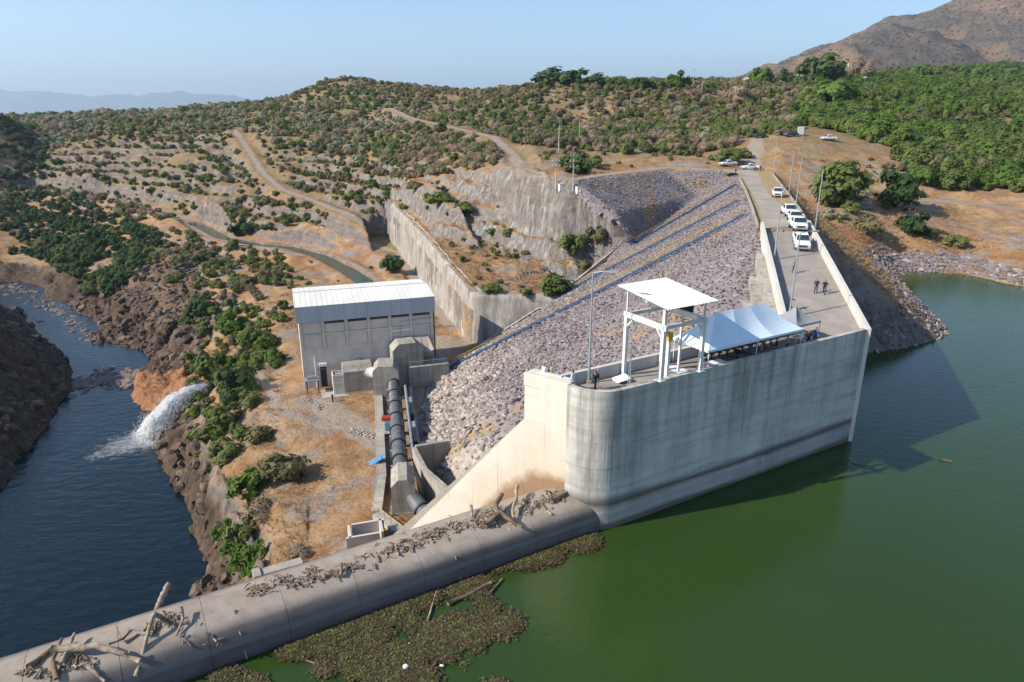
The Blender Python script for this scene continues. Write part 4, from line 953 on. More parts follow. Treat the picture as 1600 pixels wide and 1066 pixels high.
# tents
M_TENT = plain('white_tent_fabric', (.62, .72, .80), .6, .06, .4); M_TENTG = plain('grey_tent_fabric', (.24, .25, .27), .7, .12, .5); M_CLOTH = plain('white_cloth', (.72, .70, .74), .8, .08, 2.)
def tent(name, u0, u1, n0, n1, ze, r0, r1, zr, mat, label, seg=5, val=.22):
    t = thing(name, D((u0+u1)/2, (n0+n1)/2, 11), label, 'tent'); nm = (n0+n1)/2
    def sheet(a, b, c, d, k):         # eave a-b, ridge d-c, sagging a little
        m = MB(); R_ = 8
        for i in range(k):
            for j in range(R_):
                def pt(i_, j_):
                    s_, v = i_/k, j_/R_; e = a.lerp(b, s_); f = d.lerp(c, s_); q = e.lerp(f, v); q.z -= .26*math.sin(math.pi*v)+.13*math.sin(math.pi*s_)*(1-v)+.16*math.sin(math.pi*s_)*math.sin(math.pi*v*.9); return q
                m.quad(pt(i, j), pt(i+1, j), pt(i+1, j+1), pt(i, j+1))
        return m
    A, B, C, E = D(u0, n0, ze), D(u1, n0, ze), D(u1, n1, ze), D(u0, n1, ze); R0, R1 = D(r0, nm, zr), D(r1, nm, zr)
    ks_ = seg if r1 > r0+.1 else 4
    if r1 > r0+.1:
        for q in range(3):
            f0, f1 = q/3, (q+1)/3; e0 = u0+(u1-u0)*f0; e1 = u0+(u1-u0)*f1; g0 = r0+(r1-r0)*f0; g1 = r0+(r1-r0)*f1
            sheet(D(e0, n0, ze), D(e1, n0, ze), D(g1, nm, zr), D(g0, nm, zr), 6).build('roof_panel', mat, t)
            sheet(D(e1, n1, ze), D(e0, n1, ze), D(g0, nm, zr), D(g1, nm, zr), 6).build('roof_panel', mat, t)
    else:
        sheet(A, B, R1, R0, 6).build('roof_panel', mat, t); sheet(C, E, R0, R1, 6).build('roof_panel', mat, t)
    sheet(B, C, R1, R1, 6).build('roof_panel', mat, t); sheet(E, A, R0, R0, 6).build('roof_panel', mat, t)
    for p, q in ((A, B), (B, C), (C, E), (E, A)):
        m = MB(); L = (q-p).length; k = max(4, int(L/.35))
        for i in range(k):
            a_, b_ = p.lerp(q, i/k), p.lerp(q, (i+1)/k); c_ = (a_+b_)/2; dz = Vector((0, 0, -val))
            m.quad(a_+dz*.7, c_+dz, c_, a_); m.quad(c_+dz, b_+dz*.7, b_, c_)
        m.build('valance', mat, t)
    for p in ((A, B, C, E) if u1-u0 < 6 else (A, B, C, E, A.lerp(B, .5), E.lerp(C, .5))):
        c_ = D((u0+u1)/2, nm); q = Vector((p.x, p.y, 11)).lerp(Vector((c_.x, c_.y, 11)), .03); q.x += 0; MB().tube([Vector((q.x, q.y, 11)), Vector((q.x, q.y, ze))], .04, 6).build('pole', M_STEEL, t)
    return t
tent('event_tent', 40.7, 52.7, 37.45, 41.6, 13.35, 43.4, 49.6, 15.7, M_TENT, 'large white marquee tent standing on the deck beside the hoist frame')
tent('canopy_tent', 53.3, 56.7, 38.6, 41.9, 13.2, 55, 55.02, 14.5, M_TENTG, 'small grey pop-up canopy behind the white marquee')
tb = thing('cloth_table', D(42.6, 38.3, 11), 'white cloth-covered table under the near edge of the marquee', 'table')
MB().box(D(42.6, 38.3, 11.75), (1.8, .8, .04), math.atan2(UY, UX)).build('tabletop', M_CLOTH, tb)
for s in (-1, 1): MB().box(D(42.6, 38.3+s*.41, 11.4), (1.82, .02, .72), math.atan2(UY, UX)).build('cloth_drop', M_CLOTH, tb)
mt = thing('floor_mat', D(40.2, 39.6, 11), 'pale lilac mat lying on the deck in front of the marquee', 'mat'); MB().box(D(40.0, 39.9, 11.012), (1.2, 2.9, .02), math.atan2(UY, UX)).build('mat_sheet', M_CLOTH, mt); MB().box(D(40.0, 38.2, 11.012), (1.1, .4, .02), math.atan2(UY, UX)).build('mat_flap', M_CLOTH, mt)
M_CHAIR = plain('black_chair', (.02, .02, .022), .6, .2)
ch0 = None
for i in range(9):
    for j in range(2):
        u, n = 43.6+i*.95, 39.4+j*1.1
        if ch0 is None:
            ch0 = thing('folding_chair', D(u, n, 11), '', 'chair', 'black chairs under the marquee'); o = ch0.location
            MB().box(o+Vector((0, 0, .45)), (.42, .42, .05)).build('seat', M_CHAIR, ch0); MB().box(o+Vector((-.2, 0, .72)), (.04, .42, .36)).build('backrest', M_CHAIR, ch0)
            for a in (-.18, .18):
                for b in (-.18, .18): MB().box(o+Vector((a, b, .22)), (.03, .03, .44)).build('leg', M_CHAIR, ch0)
            c = ch0
        else: c = copy_tree(ch0); c.location = D(u, n, 11)
        c['label'] = 'black folding chair in the '+('front' if j == 0 else 'back')+' row under the marquee, '+('first second third fourth fifth sixth seventh eighth ninth'.split()[i])+' from the hoist frame'
# lamp posts
def lamp(base, hgt, adir, label):
    t = thing('lamp_post', base, label, 'lamp post', 'lamp posts along the deck, ramp and crest'); b = Vector(base); a = Vector((math.cos(adir), math.sin(adir), 0))
    MB().tube([b, b+Vector((0, 0, hgt*.5)), b+Vector((0, 0, hgt))], [.11, .085, .06], 8).build('pole', M_GALV, t)
    MB().tube([b+Vector((0, 0, hgt-.05)), b+Vector((0, 0, hgt+.12))+a*.8, b+Vector((0, 0, hgt+.15))+a*1.3], .04, 6).build('arm', M_GALV, t)
    MB().box(b+Vector((0, 0, hgt+.13))+a*1.6, (.7, .3, .14), adir).build('lamp_head', M_GALV, t); MB().box(b+Vector((0, 0, .12)), (.4, .4, .24)).build('base', M_OLD, t)
lamp(D(31.6, 41.4, 11), 9.2, -.3, 'lamp post on the deck beside the two people in black'); p_ = lerp(*RL, .08); lamp((p_[0]+.5, p_[1], p_[2]), 9.0, .1, 'lamp post at the foot of the ramp next to the grey canopy')
p_ = lerp(*RL, .62); lamp((p_[0]+.5, p_[1], p_[2]), 9, .1, 'lamp post against the left parapet halfway up the ramp')
p_ = lerp(*RRt, .93); lamp((p_[0]+.7, p_[1], p_[2]-.3), 9, 3.0, 'lamp post on the right of the ramp head with its arm towards the road')
lamp((48.9, 119, 16.4), 8.8, 3.0, 'lamp post on the right crest kerb just behind the row of parked pickups'); lamp((55.8, 140, 16.4), 8.8, 3.0, 'lamp post on the right crest kerb next to the lone pickup'); lamp((69, 185, 16.4), 8.8, 3.0, 'farthest lamp post on the crest near the group of people')
# utility poles
M_WOOD = plain('pole_concrete', (.42, .39, .35), .85, .2, 2)
def pole(base, hgt, arms, label, dirn=.4):
    t = thing('utility_pole', base, label, 'utility pole', 'utility poles'); b = Vector(base)
    MB().tube([b-Vector((0, 0, .5)), b+Vector((0, 0, hgt))], [.17, .1], 7).build('shaft', M_WOOD, t); d = Vector((math.cos(dirn), math.sin(dirn), 0))
    for k in range(arms):
        z = hgt-.35-k*1.3; c = MB().beam(b+Vector((0, 0, z))-d*1.0, b+Vector((0, 0, z))+d*1.0, .11, .14).build('crossarm', M_WOOD, t)
        for s in (-.9, 0, .9): MB().tube([b+Vector((0, 0, z+.05))+d*s, b+Vector((0, 0, z+.3))+d*s], .06, 5).build('insulator', M_WHITEP, t)
    return b+Vector((0, 0, hgt-.1))
g = march2(868, 307); tops = [pole(g, 8.0, 2, 'left one of two utility poles beside the small white boxes'), pole(march2(895, 306), 8.2, 3, 'right one of two utility poles beside the small white boxes')]
tops2 = [pole(march2(873, 236), 11, 2, 'tall utility pole above the contour road, leftmost of the three'), pole(march2(905, 222), 9.5, 1, 'utility pole above the contour road, between two others'), pole(march2(918, 212), 9, 1, 'shorter utility pole above the contour road, rightmost of the three')]
for q, h_, lab in (((985, 172), 7, 'lone utility pole in the scrub of the plateau'), ((1096, 152), 8, 'utility pole in the scrub left of the brown trees'), ((1083, 133), 9, 'utility pole near the village roofs on the left'), ((1150, 128), 9, 'utility pole between the village roofs')): pole(march2(*q), h_, 1, lab)
for k, q in enumerate(((873, 306), (900, 313))):
    c0 = march2(*q); t = thing('control_box', c0, ('left' if k == 0 else 'right')+' white control box at the foot of the utility poles', 'control box'); MB().box(c0+Vector((.8, 0, .7)), (1.7, 1.3, 1.6), .3).build('cabinet', M_WHITEP, t); MB().box(c0+Vector((.8, 0, 1.56)), (1.9, 1.5, .12), .3).build('lid', M_PAR, t)
def wire(a, b, sag, label):
    pts = []
    for i in range(13): s = i/12; q = Vector(a).lerp(Vector(b), s); q.z -= sag*4*s*(1-s); pts.append(q)
    tag(MB().tube(pts, .03, 4).build('overhead_wire', M_WIRE), label, 'wire')
wire(tops2[0], tops2[1], .8, 'overhead wire between the tall left pole and the middle pole'); wire(tops[0], tops[1], .3, 'overhead wire between the two poles at the white boxes'); wire(tops2[0], tops[0], 1.5, 'overhead wire running down from the plateau pole to the white boxes')
# ================================================================== vehicles
M_CARW = plain('white_car_paint', (.74, .74, .74), .3, .05, .5, spec=.5); M_CARD = plain('dark_car_paint', (.03, .035, .045), .3, .2, spec=.5); M_TYRE = plain('tyre_rubber', (.018, .018, .018), .85, .2); M_LAMPG = plain('headlight_glass', (.55, .56, .58), .15, .1, spec=.6); M_CHROME = plain('grille_dark', (.06, .06, .065), .35, .2)
def bevelled(m, w):
    bm = bmesh.new(); vs_ = [bm.verts.new(v) for v in m.v]
    for f in m.f: bm.faces.new([vs_[i] for i in f])
    bmesh.ops.remove_doubles(bm, verts=bm.verts, dist=1e-4); bmesh.ops.recalc_face_normals(bm, faces=bm.faces)
    bmesh.ops.bevel(bm, geom=list(bm.edges), offset=w, segments=2, affect='EDGES', profile=.6)
    r = MB(); r.v = [tuple(v.co) for v in bm.verts]; bm.verts.index_update(); r.f = [tuple(v.index for v in f.verts) for f in bm.faces]; r.m = [0]*len(r.f); bm.free(); return r
def side_extrude(prof, hw, hw2=None):
    k = len(prof); m = MB(); hw2 = hw2 or [hw]*k
    m.raw([(x, -hw2[i], z) for i, (x, z) in enumerate(prof)]+[(x, hw2[i], z) for i, (x, z) in enumerate(prof)], [tuple(range(k)), tuple(range(2*k-1, k-1, -1))]+[((i+1) % k, i, k+i, k+(i+1) % k) for i in range(k)]); return m
def make_pickup(paint, kind='pickup'):
    t = bpy.data.objects.new('pickup_truck' if kind == 'pickup' else 'parked_car', None); COL.objects.link(t); t['_o'] = [0, 0, 0]
    if kind == 'pickup':
        bevelled(side_extrude([(2.55, .45), (2.6, .75), (2.5, .98), (1.35, 1.08), (-.65, 1.1), (-.65, .5), (-.6, .42)], .9), .06).build('body', paint, t, True)
        cabp = [(1.3, 1.05), (.55, 1.68), (.35, 1.74), (-.5, 1.74), (-.66, 1.68), (-.68, 1.05)]; hw = [.86, .70, .68, .68, .70, .86]
        bevelled(side_extrude(cabp, .8, hw), .04).build('cab', paint, t, True)
        for y in (-.86, .86): MB().box((-1.62, y, .8), (1.95, .08, .64)).build('bed_side', paint, t)
        MB().box((-1.62, 0, .58), (1.95, 1.66, .06)).build('bed_floor', M_CHROME, t); MB().box((-2.58, 0, .8), (.07, 1.74, .6)).build('tailgate', paint, t)
        MB().box((-2.68, 0, .5), (.12, 1.75, .2)).build('rear_bumper', M_CHROME, t)
        for y in (-.82, .82): MB().box((-2.6, y, .9), (.08, .12, .3)).build('tail_light', M_RED, t)
        ws = [(1.24, .79, 1.12), (.60, .655, 1.645)]; side = [(1.02, 1.14), (.52, 1.6), (-.5, 1.62), (-.58, 1.14)]; rear = -.70
    else:
        bevelled(side_extrude([(2.2, .4), (2.25, .7), (2.1, .88), (1.1, 1.0), (-2.0, 1.02), (-2.25, .9), (-2.25, .45)], .87), .07).build('body', paint, t, True)
        bevelled(side_extrude([(1.1, .98), (.35, 1.5), (.1, 1.56), (-1.5, 1.54), (-2.1, 1.0)], .78, [.83, .68, .66, .66, .82]), .04).build('cab', paint, t, True)
        ws = [(1.05, .77, 1.04), (.40, .64, 1.48)]; side = [(.85, 1.05), (.3, 1.46), (-1.4, 1.46), (-1.85, 1.05)]; rear = -1.85
        for y in (-.75, .75): MB().box((-2.25, y, .8), (.06, .22, .16)).build('tail_light', M_RED, t)
    (x0, y0, z0), (x1, y1, z1) = ws
    MB().quad((x0+.06, -y0, z0+.03), (x0+.06, y0, z0+.03), (x1+.06, y1, z1+.03), (x1+.06, -y1, z1+.03)).build('windscreen', M_GLASS, t)
    for s in (-1, 1):
        m = MB(); zc = lambda z: (.86 if kind == 'pickup' else .83)-(z-1.05)*(.26 if kind == 'pickup' else .30)+.012
        q = [(x, s*zc(z), z) for x, z in side]; m.quad(*(q if s < 0 else q[::-1])); m.build('side_window', M_GLASS, t)
    if kind == 'pickup': MB().quad((rear, -.76, 1.15), (rear-.01, -.66, 1.62), (rear-.01, .66, 1.62), (rear, .76, 1.15)).build('rear_window', M_GLASS, t)
    fx = 2.6 if kind == 'pickup' else 2.24
    MB().box((fx, 0, .72), (.06, 1.0, .26)).build('grille', M_CHROME, t); MB().box((fx+.02, 0, .47), (.14, 1.76, .2)).build('front_bumper', paint if kind != 'pickup' else M_GALV, t)
    for y in (-.7, .7): MB().box((fx-.05, y, .82), (.14, .34, .2)).build('headlight', M_LAMPG, t)
    for x in ((1.7, -1.6) if kind == 'pickup' else (1.4, -1.4)):
        for y in (-.82, .82):
            w = MB().tube([(x, y-.11, .37), (x, y+.11, .37)], .37, 14).build('wheel', M_TYRE, t); MB().tube([(x, y-.12, .37), (x, y+.12, .37)], .2, 10).build('rim', M_GALV, w)
    for s in (-1, 1): MB().box(((.95 if kind == 'pickup' else .75), s*.98, 1.12), (.12, .18, .16)).build('mirror', paint, t)
    return t
proto = {}
def vehicle(kind, paint, x, y, z, rz, label):
    key = (kind, paint.name)
    if key not in proto: proto[key] = t = make_pickup(paint, kind)
    else: t = copy_tree(proto[key])
    t.location = (x, y, z); t.rotation_euler = (0, 0, rz); tag(t, label, 'pickup truck' if kind == 'pickup' else 'car', 'vehicles parked on and beyond the crest'); return t
def on_crest(px, py, z=16.47):
    q = P(px, py, z); q2 = march2(px, py)
    if q2.y < q.y-1: q = q2
    return q.x, q.y, max(q.z, ground(q.x, q.y)+.02)
dn_ = math.atan2(-.962, -.273)
def onramp(px, py):
    d = ray(px, py); t = 60.
    while t < 140:
        y = d.y*t; z = 11+np.clip((y-64.7)/(97-64.7), 0, 1)*5.4
        if CZ+d.z*t <= z+.02: break
        t += .1
    return d.x*t, d.y*t, z+.02
vehicle('pickup', M_CARW, *onramp(1251, 384), dn_, 'white pickup parked at the head of the ramp, nearest of the parked row').rotation_euler = (0, .12, dn_)
vehicle('pickup', M_CARW, *on_crest(1246, 358), dn_+.05, 'white pickup second from the ramp in the parked row'); vehicle('parked_car', M_CARW, *on_crest(1241, 346), dn_, 'white car third from the ramp, squeezed between two pickups'); vehicle('pickup', M_CARW, *on_crest(1232, 336), dn_+.1, 'white pickup at the far end of the parked row')
vehicle('pickup', M_CARW, *on_crest(1214, 307), dn_-.05, 'lone white pickup on the dry verge beyond the parked row'); vehicle('pickup', M_CARW, *on_crest(1137, 260), math.pi+.25, 'white pickup on the left of the far road junction beside the green bush'); vehicle('pickup', M_CARW, *on_crest(1172, 265), math.pi+.1, 'white pickup with people standing at its tail at the road junction')
for q, kd, pt, rz, lab in (((1188, 216), 'parked_car', M_CARD, .2, 'dark car half hidden by scrub at the top of the steep road'), ((1236, 214), 'parked_car', M_CARD, 3.3, 'dark car beside the white signboard'), ((1294, 220), 'pickup', M_CARW, 3.2, 'white pickup on the upper bank right of the signboard')):
    g = march2(*q); vehicle(kd, pt, g.x, g.y, g.z+.02, rz, lab)
sb = thing('signboard', march2(1250, 214), 'blank white signboard on the upper bank between two vehicles', 'signboard'); g = Vector(sb.location); MB().box(g+Vector((0, 0, 2.0)), (2.3, .12, 2.6), .1).build('panel', M_WHITEP, sb)
for s in (-.9, .9): MB().box(g+Vector((s, .1, .9)), (.1, .1, 2.2), .1).build('post', M_GALV, sb)
# ================================================================== people
M_SKIN = plain('skin', (.30, .17, .11), .6, .1); M_HAIR = plain('dark_hair', (.015, .012, .01), .6, .2)
CLOTH = {k: plain('cloth_'+k, c, .85, .15, 6) for k, c in dict(black=(.012, .012, .014), white=(.68, .68, .68), navy=(.02, .03, .07), blue=(.05, .10, .28), khaki=(.30, .24, .16), grey=(.22, .22, .22), red=(.35, .03, .03), jeans=(.04, .06, .12)).items()}
POSES = { # left/right: elbow, wrist; knee, ankle offsets
 'stand': dict(arms=[((-.25, .0, 1.14), (-.24, .08, .90)), ((.25, .0, 1.14), (.24, .08, .90))], legs=[((-.11, .02, .50), (-.12, 0, .08)), ((.11, .02, .50), (.12, 0, .08))]),
 'walk': dict(arms=[((-.25, -.08, 1.15), (-.24, .06, .92)), ((.25, .10, 1.16), (.22, .28, .98))], legs=[((-.10, .16, .52), (-.10, .20, .09)), ((.10, .03, .50), (.10, -.24, .14))]),
 'photo': dict(arms=[((-.24, .14, 1.22), (-.07, .34, 1.42)), ((.24, .14, 1.22), (.07, .34, 1.42))], legs=[((-.12, .02, .50), (-.14, 0, .08)), ((.12, .02, .50), (.14, .04, .08))]),
 'lean': dict(arms=[((-.26, .10, 1.18), (-.22, .34, 1.08)), ((.26, .10, 1.18), (.2, .34, 1.08))], legs=[((-.10, .04, .50), (-.1, -.06, .08)), ((.12, .06, .50), (.14, .04, .08))])}
def body_mesh(name, po):
    V = [(0, 0, .96), (0, .01, 1.12), (0, 0, 1.32), (0, 0, 1.46), (0, .015, 1.53)]; E = [(0, 1), (1, 2), (2, 3), (3, 4)]; R_ = [(.16, .12), (.145, .105), (.175, .12), (.07, .07), (.055, .055)]
    for s, (el, wr) in zip((-1, 1), po['arms']):
        b = len(V); V += [(s*.18, 0, 1.41), el, wr]; R_ += [(.07, .07), (.048, .048), (.032, .036)]; E += [(2, b), (b, b+1), (b+1, b+2)]
    for s, (kn, an) in zip((-1, 1), po['legs']):
        b = len(V); V += [(s*.10, 0, .88), kn, an, (an[0]*1.1, an[1]+.17, .04)]; R_ += [(.098, .105), (.064, .068), (.045, .05), (.045, .035)]; E += [(0, b), (b, b+1), (b+1, b+2), (b+2, b+3)]
    me = bpy.data.meshes.new(name); me.from_pydata(V, E, []); o = bpy.data.objects.new(name, me); COL.objects.link(o)
    md = o.modifiers.new('skin', 'SKIN'); md.use_smooth_shade = True
    for i, r in enumerate(R_): me.skin_vertices[0].data[i].radius = r
    me.skin_vertices[0].data[0].use_root = True; o.modifiers.new('sub', 'SUBSURF').levels = 1; return o
tmp = {k: body_mesh('tmp_'+k, v) for k, v in POSES.items()}
dg = bpy.context.evaluated_depsgraph_get(); BASE = {}
for k, o in tmp.items():
    ev = o.evaluated_get(dg); me = ev.to_mesh(); m = MB(); m.v = [tuple(v.co) for v in me.vertices]; m.f = [tuple(p.vertices) for p in me.polygons]
    m.m = [1 if sum(m.v[i][2] for i in f)/len(f) < .93 else 0 for f in m.f]; m.m = [4 if sum(m.v[i][2] for i in f)/len(f) < .10 else q for f, q in zip(m.f, m.m)]; ev.to_mesh_clear()
    for wr in [a[1] for a in POSES[k]['arms']]:
        for i, f in enumerate(m.f):
            c = Vector([sum(m.v[j][a] for j in f)/len(f) for a in range(3)])
            if (c-Vector(wr)).length < .17: m.m[i] = 2
    for i, f in enumerate(m.f):
        if sum(m.v[j][2] for j in f)/len(f) > 1.47: m.m[i] = 2
    m.mi = 2; m.blob((0, .02, 1.63), (.078, .095, .12), 3, 3, .01); m.blob((0, .118, 1.62), (.014, .02, .025), 4, 1, .05)
    for s in (-1, 1): m.blob((s*.08, .01, 1.63), (.012, .025, .035), 5, 1, .05)
    m.mi = 3
    for s in (-1, 1): m.blob((s*.033, .103, 1.645), (.013, .01, .009), 6, 1, .02)
    m.mi = 2
    for s, (el, wr) in zip((-1, 1), POSES[k]['arms']):
        d = (Vector(wr)-Vector(el)).normalized(); sd_ = d.cross(Vector((s, .2, 0))).normalized(); w_ = Vector(wr)+d*.05
        m.blob(w_, (.035, .04, .045), 7, 1, .03)
        for fi in range(4): q = w_+sd_*(fi-1.5)*.02+d*.03; L_ = (.062, .075, .07, .055)[fi]; m.tube([q, q+d*L_*.6, q+d*L_+Vector((-s*.018, 0, 0))], [.0095, .009, .007], 5)
        q = w_+sd_*.035; m.tube([q, q+sd_*.03+d*.025, q+sd_*.03+d*.055], [.011, .01, .008], 5)
    BASE[k] = m
for o in tmp.values(): me = o.data; bpy.data.objects.remove(o); bpy.data.meshes.remove(me)
def person(loc, facing, pose, shirt, pants, label, hat=None, h=1.0):
    o = bpy.data.objects.new('person', BASE[pose].mesh('person', [CLOTH[shirt], CLOTH[pants], M_SKIN, M_HAIR, CLOTH['black']], True)); COL.objects.link(o)
    o.location = loc; o.rotation_euler = (0, 0, facing); o.scale = (h, h, h); tag(o, label, 'person', 'people on the dam')
    m = MB(); 
    if hat: m.blob((0, .01, 1.71), (.10, .12, .075), 9, 2, .02); m.tube([(0, .02, 1.685), (0, .02, 1.70)], [.19, .18], 14)
    else:
        m.blob((0, -.012, 1.665), (.088, .10, .105), 9, 2, .05)
    q = m.build('hat' if hat else 'hair', CLOTH[hat] if hat else M_HAIR, None, True); q.parent = o
    return o
dk = lambda u, n: tuple(D(u, n, 11.0))
person(dk(30.9, 39.6), 1.2, 'photo', 'black', 'black', 'person in black taking a picture on the deck, nearer of the pair'); person(dk(31.35, 39.9), 1.6, 'stand', 'black', 'khaki', 'fair-topped person standing just behind the one taking a picture', 'khaki')
person(dk(28.4, 43.2), -.8, 'lean', 'white', 'navy', 'person in white shirt and pale hat at the far left corner of the block', 'khaki'); person(dk(29.5, 40.7), .9, 'stand', 'white', 'jeans', 'person in white shirt leaning at the rounded parapet'); person(dk(28.9, 42.9), 2.6, 'stand', 'khaki', 'jeans', 'person beside the one in the pale hat at the left corner')
person(onramp(1274, 459), 2.9, 'stand', 'navy', 'navy', 'left one of two people in dark clothes standing on the ramp'); person(onramp(1287, 461), 2.6, 'walk', 'black', 'navy', 'right one of two people in dark clothes standing on the ramp')
person(onramp(1240, 427), 3.3, 'walk', 'grey', 'black', 'person in grey walking down the ramp below the parked pickup'); person(onramp(1234, 484), -1.8, 'lean', 'black', 'black', 'person in black leaning on the left ramp parapet near the lamp post')
person(on_crest(1149, 273), 3.5, 'stand', 'black', 'jeans', 'person in dark clothes walking alone at the road junction')
for k, (q, sh, pa) in enumerate((((1183, 267), 'white', 'navy'), ((1188, 268), 'black', 'black'), ((1192, 267), 'white', 'jeans'), ((1179, 268), 'blue', 'navy'))): person(on_crest(*q), 2.0+k, 'stand', sh, pa, ('leftmost person in white', 'person in black', 'rightmost person in white', 'person in blue')[k]+' in the group behind the junction pickup')
for k, (u, n, sh, lab) in enumerate(((55.9, 38.4, 'blue', 'person in bright blue at the outer corner of the grey canopy'), (54.6, 38.2, 'black', 'person in black under the grey canopy'), (53.6, 38.3, 'white', 'person in white between the marquee and the grey canopy'), (51.6, 38.2, 'grey', 'person in grey under the right end of the marquee'), (50.0, 38.1, 'black', 'person in black under the right half of the marquee'), (48.2, 38.2, 'khaki', 'person in khaki under the middle of the marquee'), (46.8, 38.1, 'blue', 'person in blue under the marquee near the cloth table'), (45.2, 38.2, 'black', 'person in black next to the cloth table under the marquee'))): person(dk(u, n), 2.5+k*.4, 'stand', sh, 'navy', lab)
# ================================================================== village on the ridge
def house(px, py, w, d, h, wall, roof, label):
    g = march2(px, py); t = thing('house', g, label, 'house', 'village houses on the ridge'); rz = random.uniform(-.3, .3); c, s = math.cos(rz), math.sin(rz); g = Vector(g)+Vector((0, 0, -.3))
    L = lambda x, y, z: Vector((g.x+x*c-y*s, g.y+x*s+y*c, g.z+z))
    MB().prism([L(-w/2, -d/2, 0), L(w/2, -d/2, 0), L(w/2, d/2, 0), L(-w/2, d/2, 0)], g.z-1, g.z+h).build('wall', wall, t)
    for sgn in (-1, 1): m = MB(); m.beam(L(0, 0, h+.9)+Vector((0, 0, 0)), L(0, sgn*(d/2+.6), h+.05), w+1.0, .12); m.build('roof', roof, t)
    MB().prism([L(-.5, -d/2-.04, 0), L(.5, -d/2-.04, 0), L(.5, -d/2, 0), L(-.5, -d/2, 0)], g.z, g.z+2.1).build('door', M_DARK, t)
    for x in (-w*.32, w*.32): MB().prism([L(x-.6, -d/2-.04, 0), L(x+.6, -d/2-.04, 0), L(x+.6, -d/2, 0), L(x-.6, -d/2, 0)], g.z+1.1, g.z+2.2).build('window', M_GLASS, t)
M_TEAL = plain('teal_roof', (.20, .34, .33), .5, .1); M_PALE = plain('pale_roof', (.62, .64, .64), .5, .1); M_TILE = plain('red_tile', (.30, .13, .09), .8, .2)
house(1115, 127, 9, 6, 3.4, M_WHITEP, M_PALE, 'village house with a pale sheet roof left of the green tree'); house(1205, 131, 5, 5, 3.4, M_WHITEP, M_TILE, 'small white village house with a reddish roof'); house(1245, 127, 6, 6, 3.4, M_WHITEP, M_PALE, 'village house with a white roof behind the brown trees'); house(1262, 127, 8, 6, 3.4, M_WHITEP, M_TEAL, 'village house with a teal green roof'); house(1170, 134, 6, 4, 4, M_WHITEP, M_PALE, 'low white village house near the roadside shrubs'); house(1345, 130, 4, 4, 3.4, M_WHITEP, M_PALE, 'white village house at the right behind the large green trees')
tw_ = thing('lattice_tower', PT(1325, 106, 700), 'thin white lattice mast on the slope below the mountain', 'mast'); b = Vector(tw_.location); b.z = ground(b.x, b.y)
H_ = 16.
for k in range(4): a = math.pi/4+k*math.pi/2; MB().tube([b+Vector((1.4*math.cos(a), 1.4*math.sin(a), -2)), b+Vector((.3*math.cos(a), .3*math.sin(a), H_))], .14, 4).build('leg', M_WHITEP, tw_)
for k in range(9): z = H_*k/9; r = 1.4-1.1*k/9; MB().tube([b+Vector((r*math.cos(math.pi/4+j*math.pi/2), r*math.sin(math.pi/4+j*math.pi/2), z)) for j in range(5)], .08, 4).build('brace', M_WHITEP, tw_)
# ================================================================== vegetation
def leaf_mat(name, c0, c1, c2, trans=.25):
    n = NT(name); oi = n.n('ShaderNodeObjectInfo'); co = n.coord(); f = n.noise(.9, 4, .7, co, .3, .7)
    c = n.ramp(oi.outputs['Random'], [(0, c0), (.5, c1), (1, c2)]); c = n.mix(f, n.mix(.35, c, tuple(q*.5 for q in c0)), c)
    n.done(c, .75, spec=.25); tr = n.n('ShaderNodeBsdfTranslucent'); n.l(c, tr.inputs[0]); ms = n.n('ShaderNodeMixShader'); ms.inputs[0].default_value = trans
    n.l(n.b.outputs[0], ms.inputs[1]); n.l(tr.outputs[0], ms.inputs[2]); n.l(ms.outputs[0], n.out.inputs[0]); return n.mat
ML = dict(green=leaf_mat('green_leaf', (.12, .165, .045), (.165, .21, .062), (.22, .25, .085), .45), dark=leaf_mat('dark_leaf', (.045, .085, .03), (.065, .115, .036), (.095, .145, .048), .38),
          brown=leaf_mat('dry_twig', (.30, .23, .165), (.38, .29, .205), (.46, .35, .235), .4), pale=leaf_mat('pale_blossom', (.32, .34, .21), (.42, .43, .29), (.26, .30, .17), .4), lush=leaf_mat('lush_leaf', (.10, .175, .03), (.14, .225, .042), (.185, .26, .06), .48),
          olive=leaf_mat('olive_leaf', (.155, .15, .07), (.21, .19, .088), (.25, .22, .105), .4))
M_BARK = plain('bark', (.12, .09, .07), .9, .3, 4)
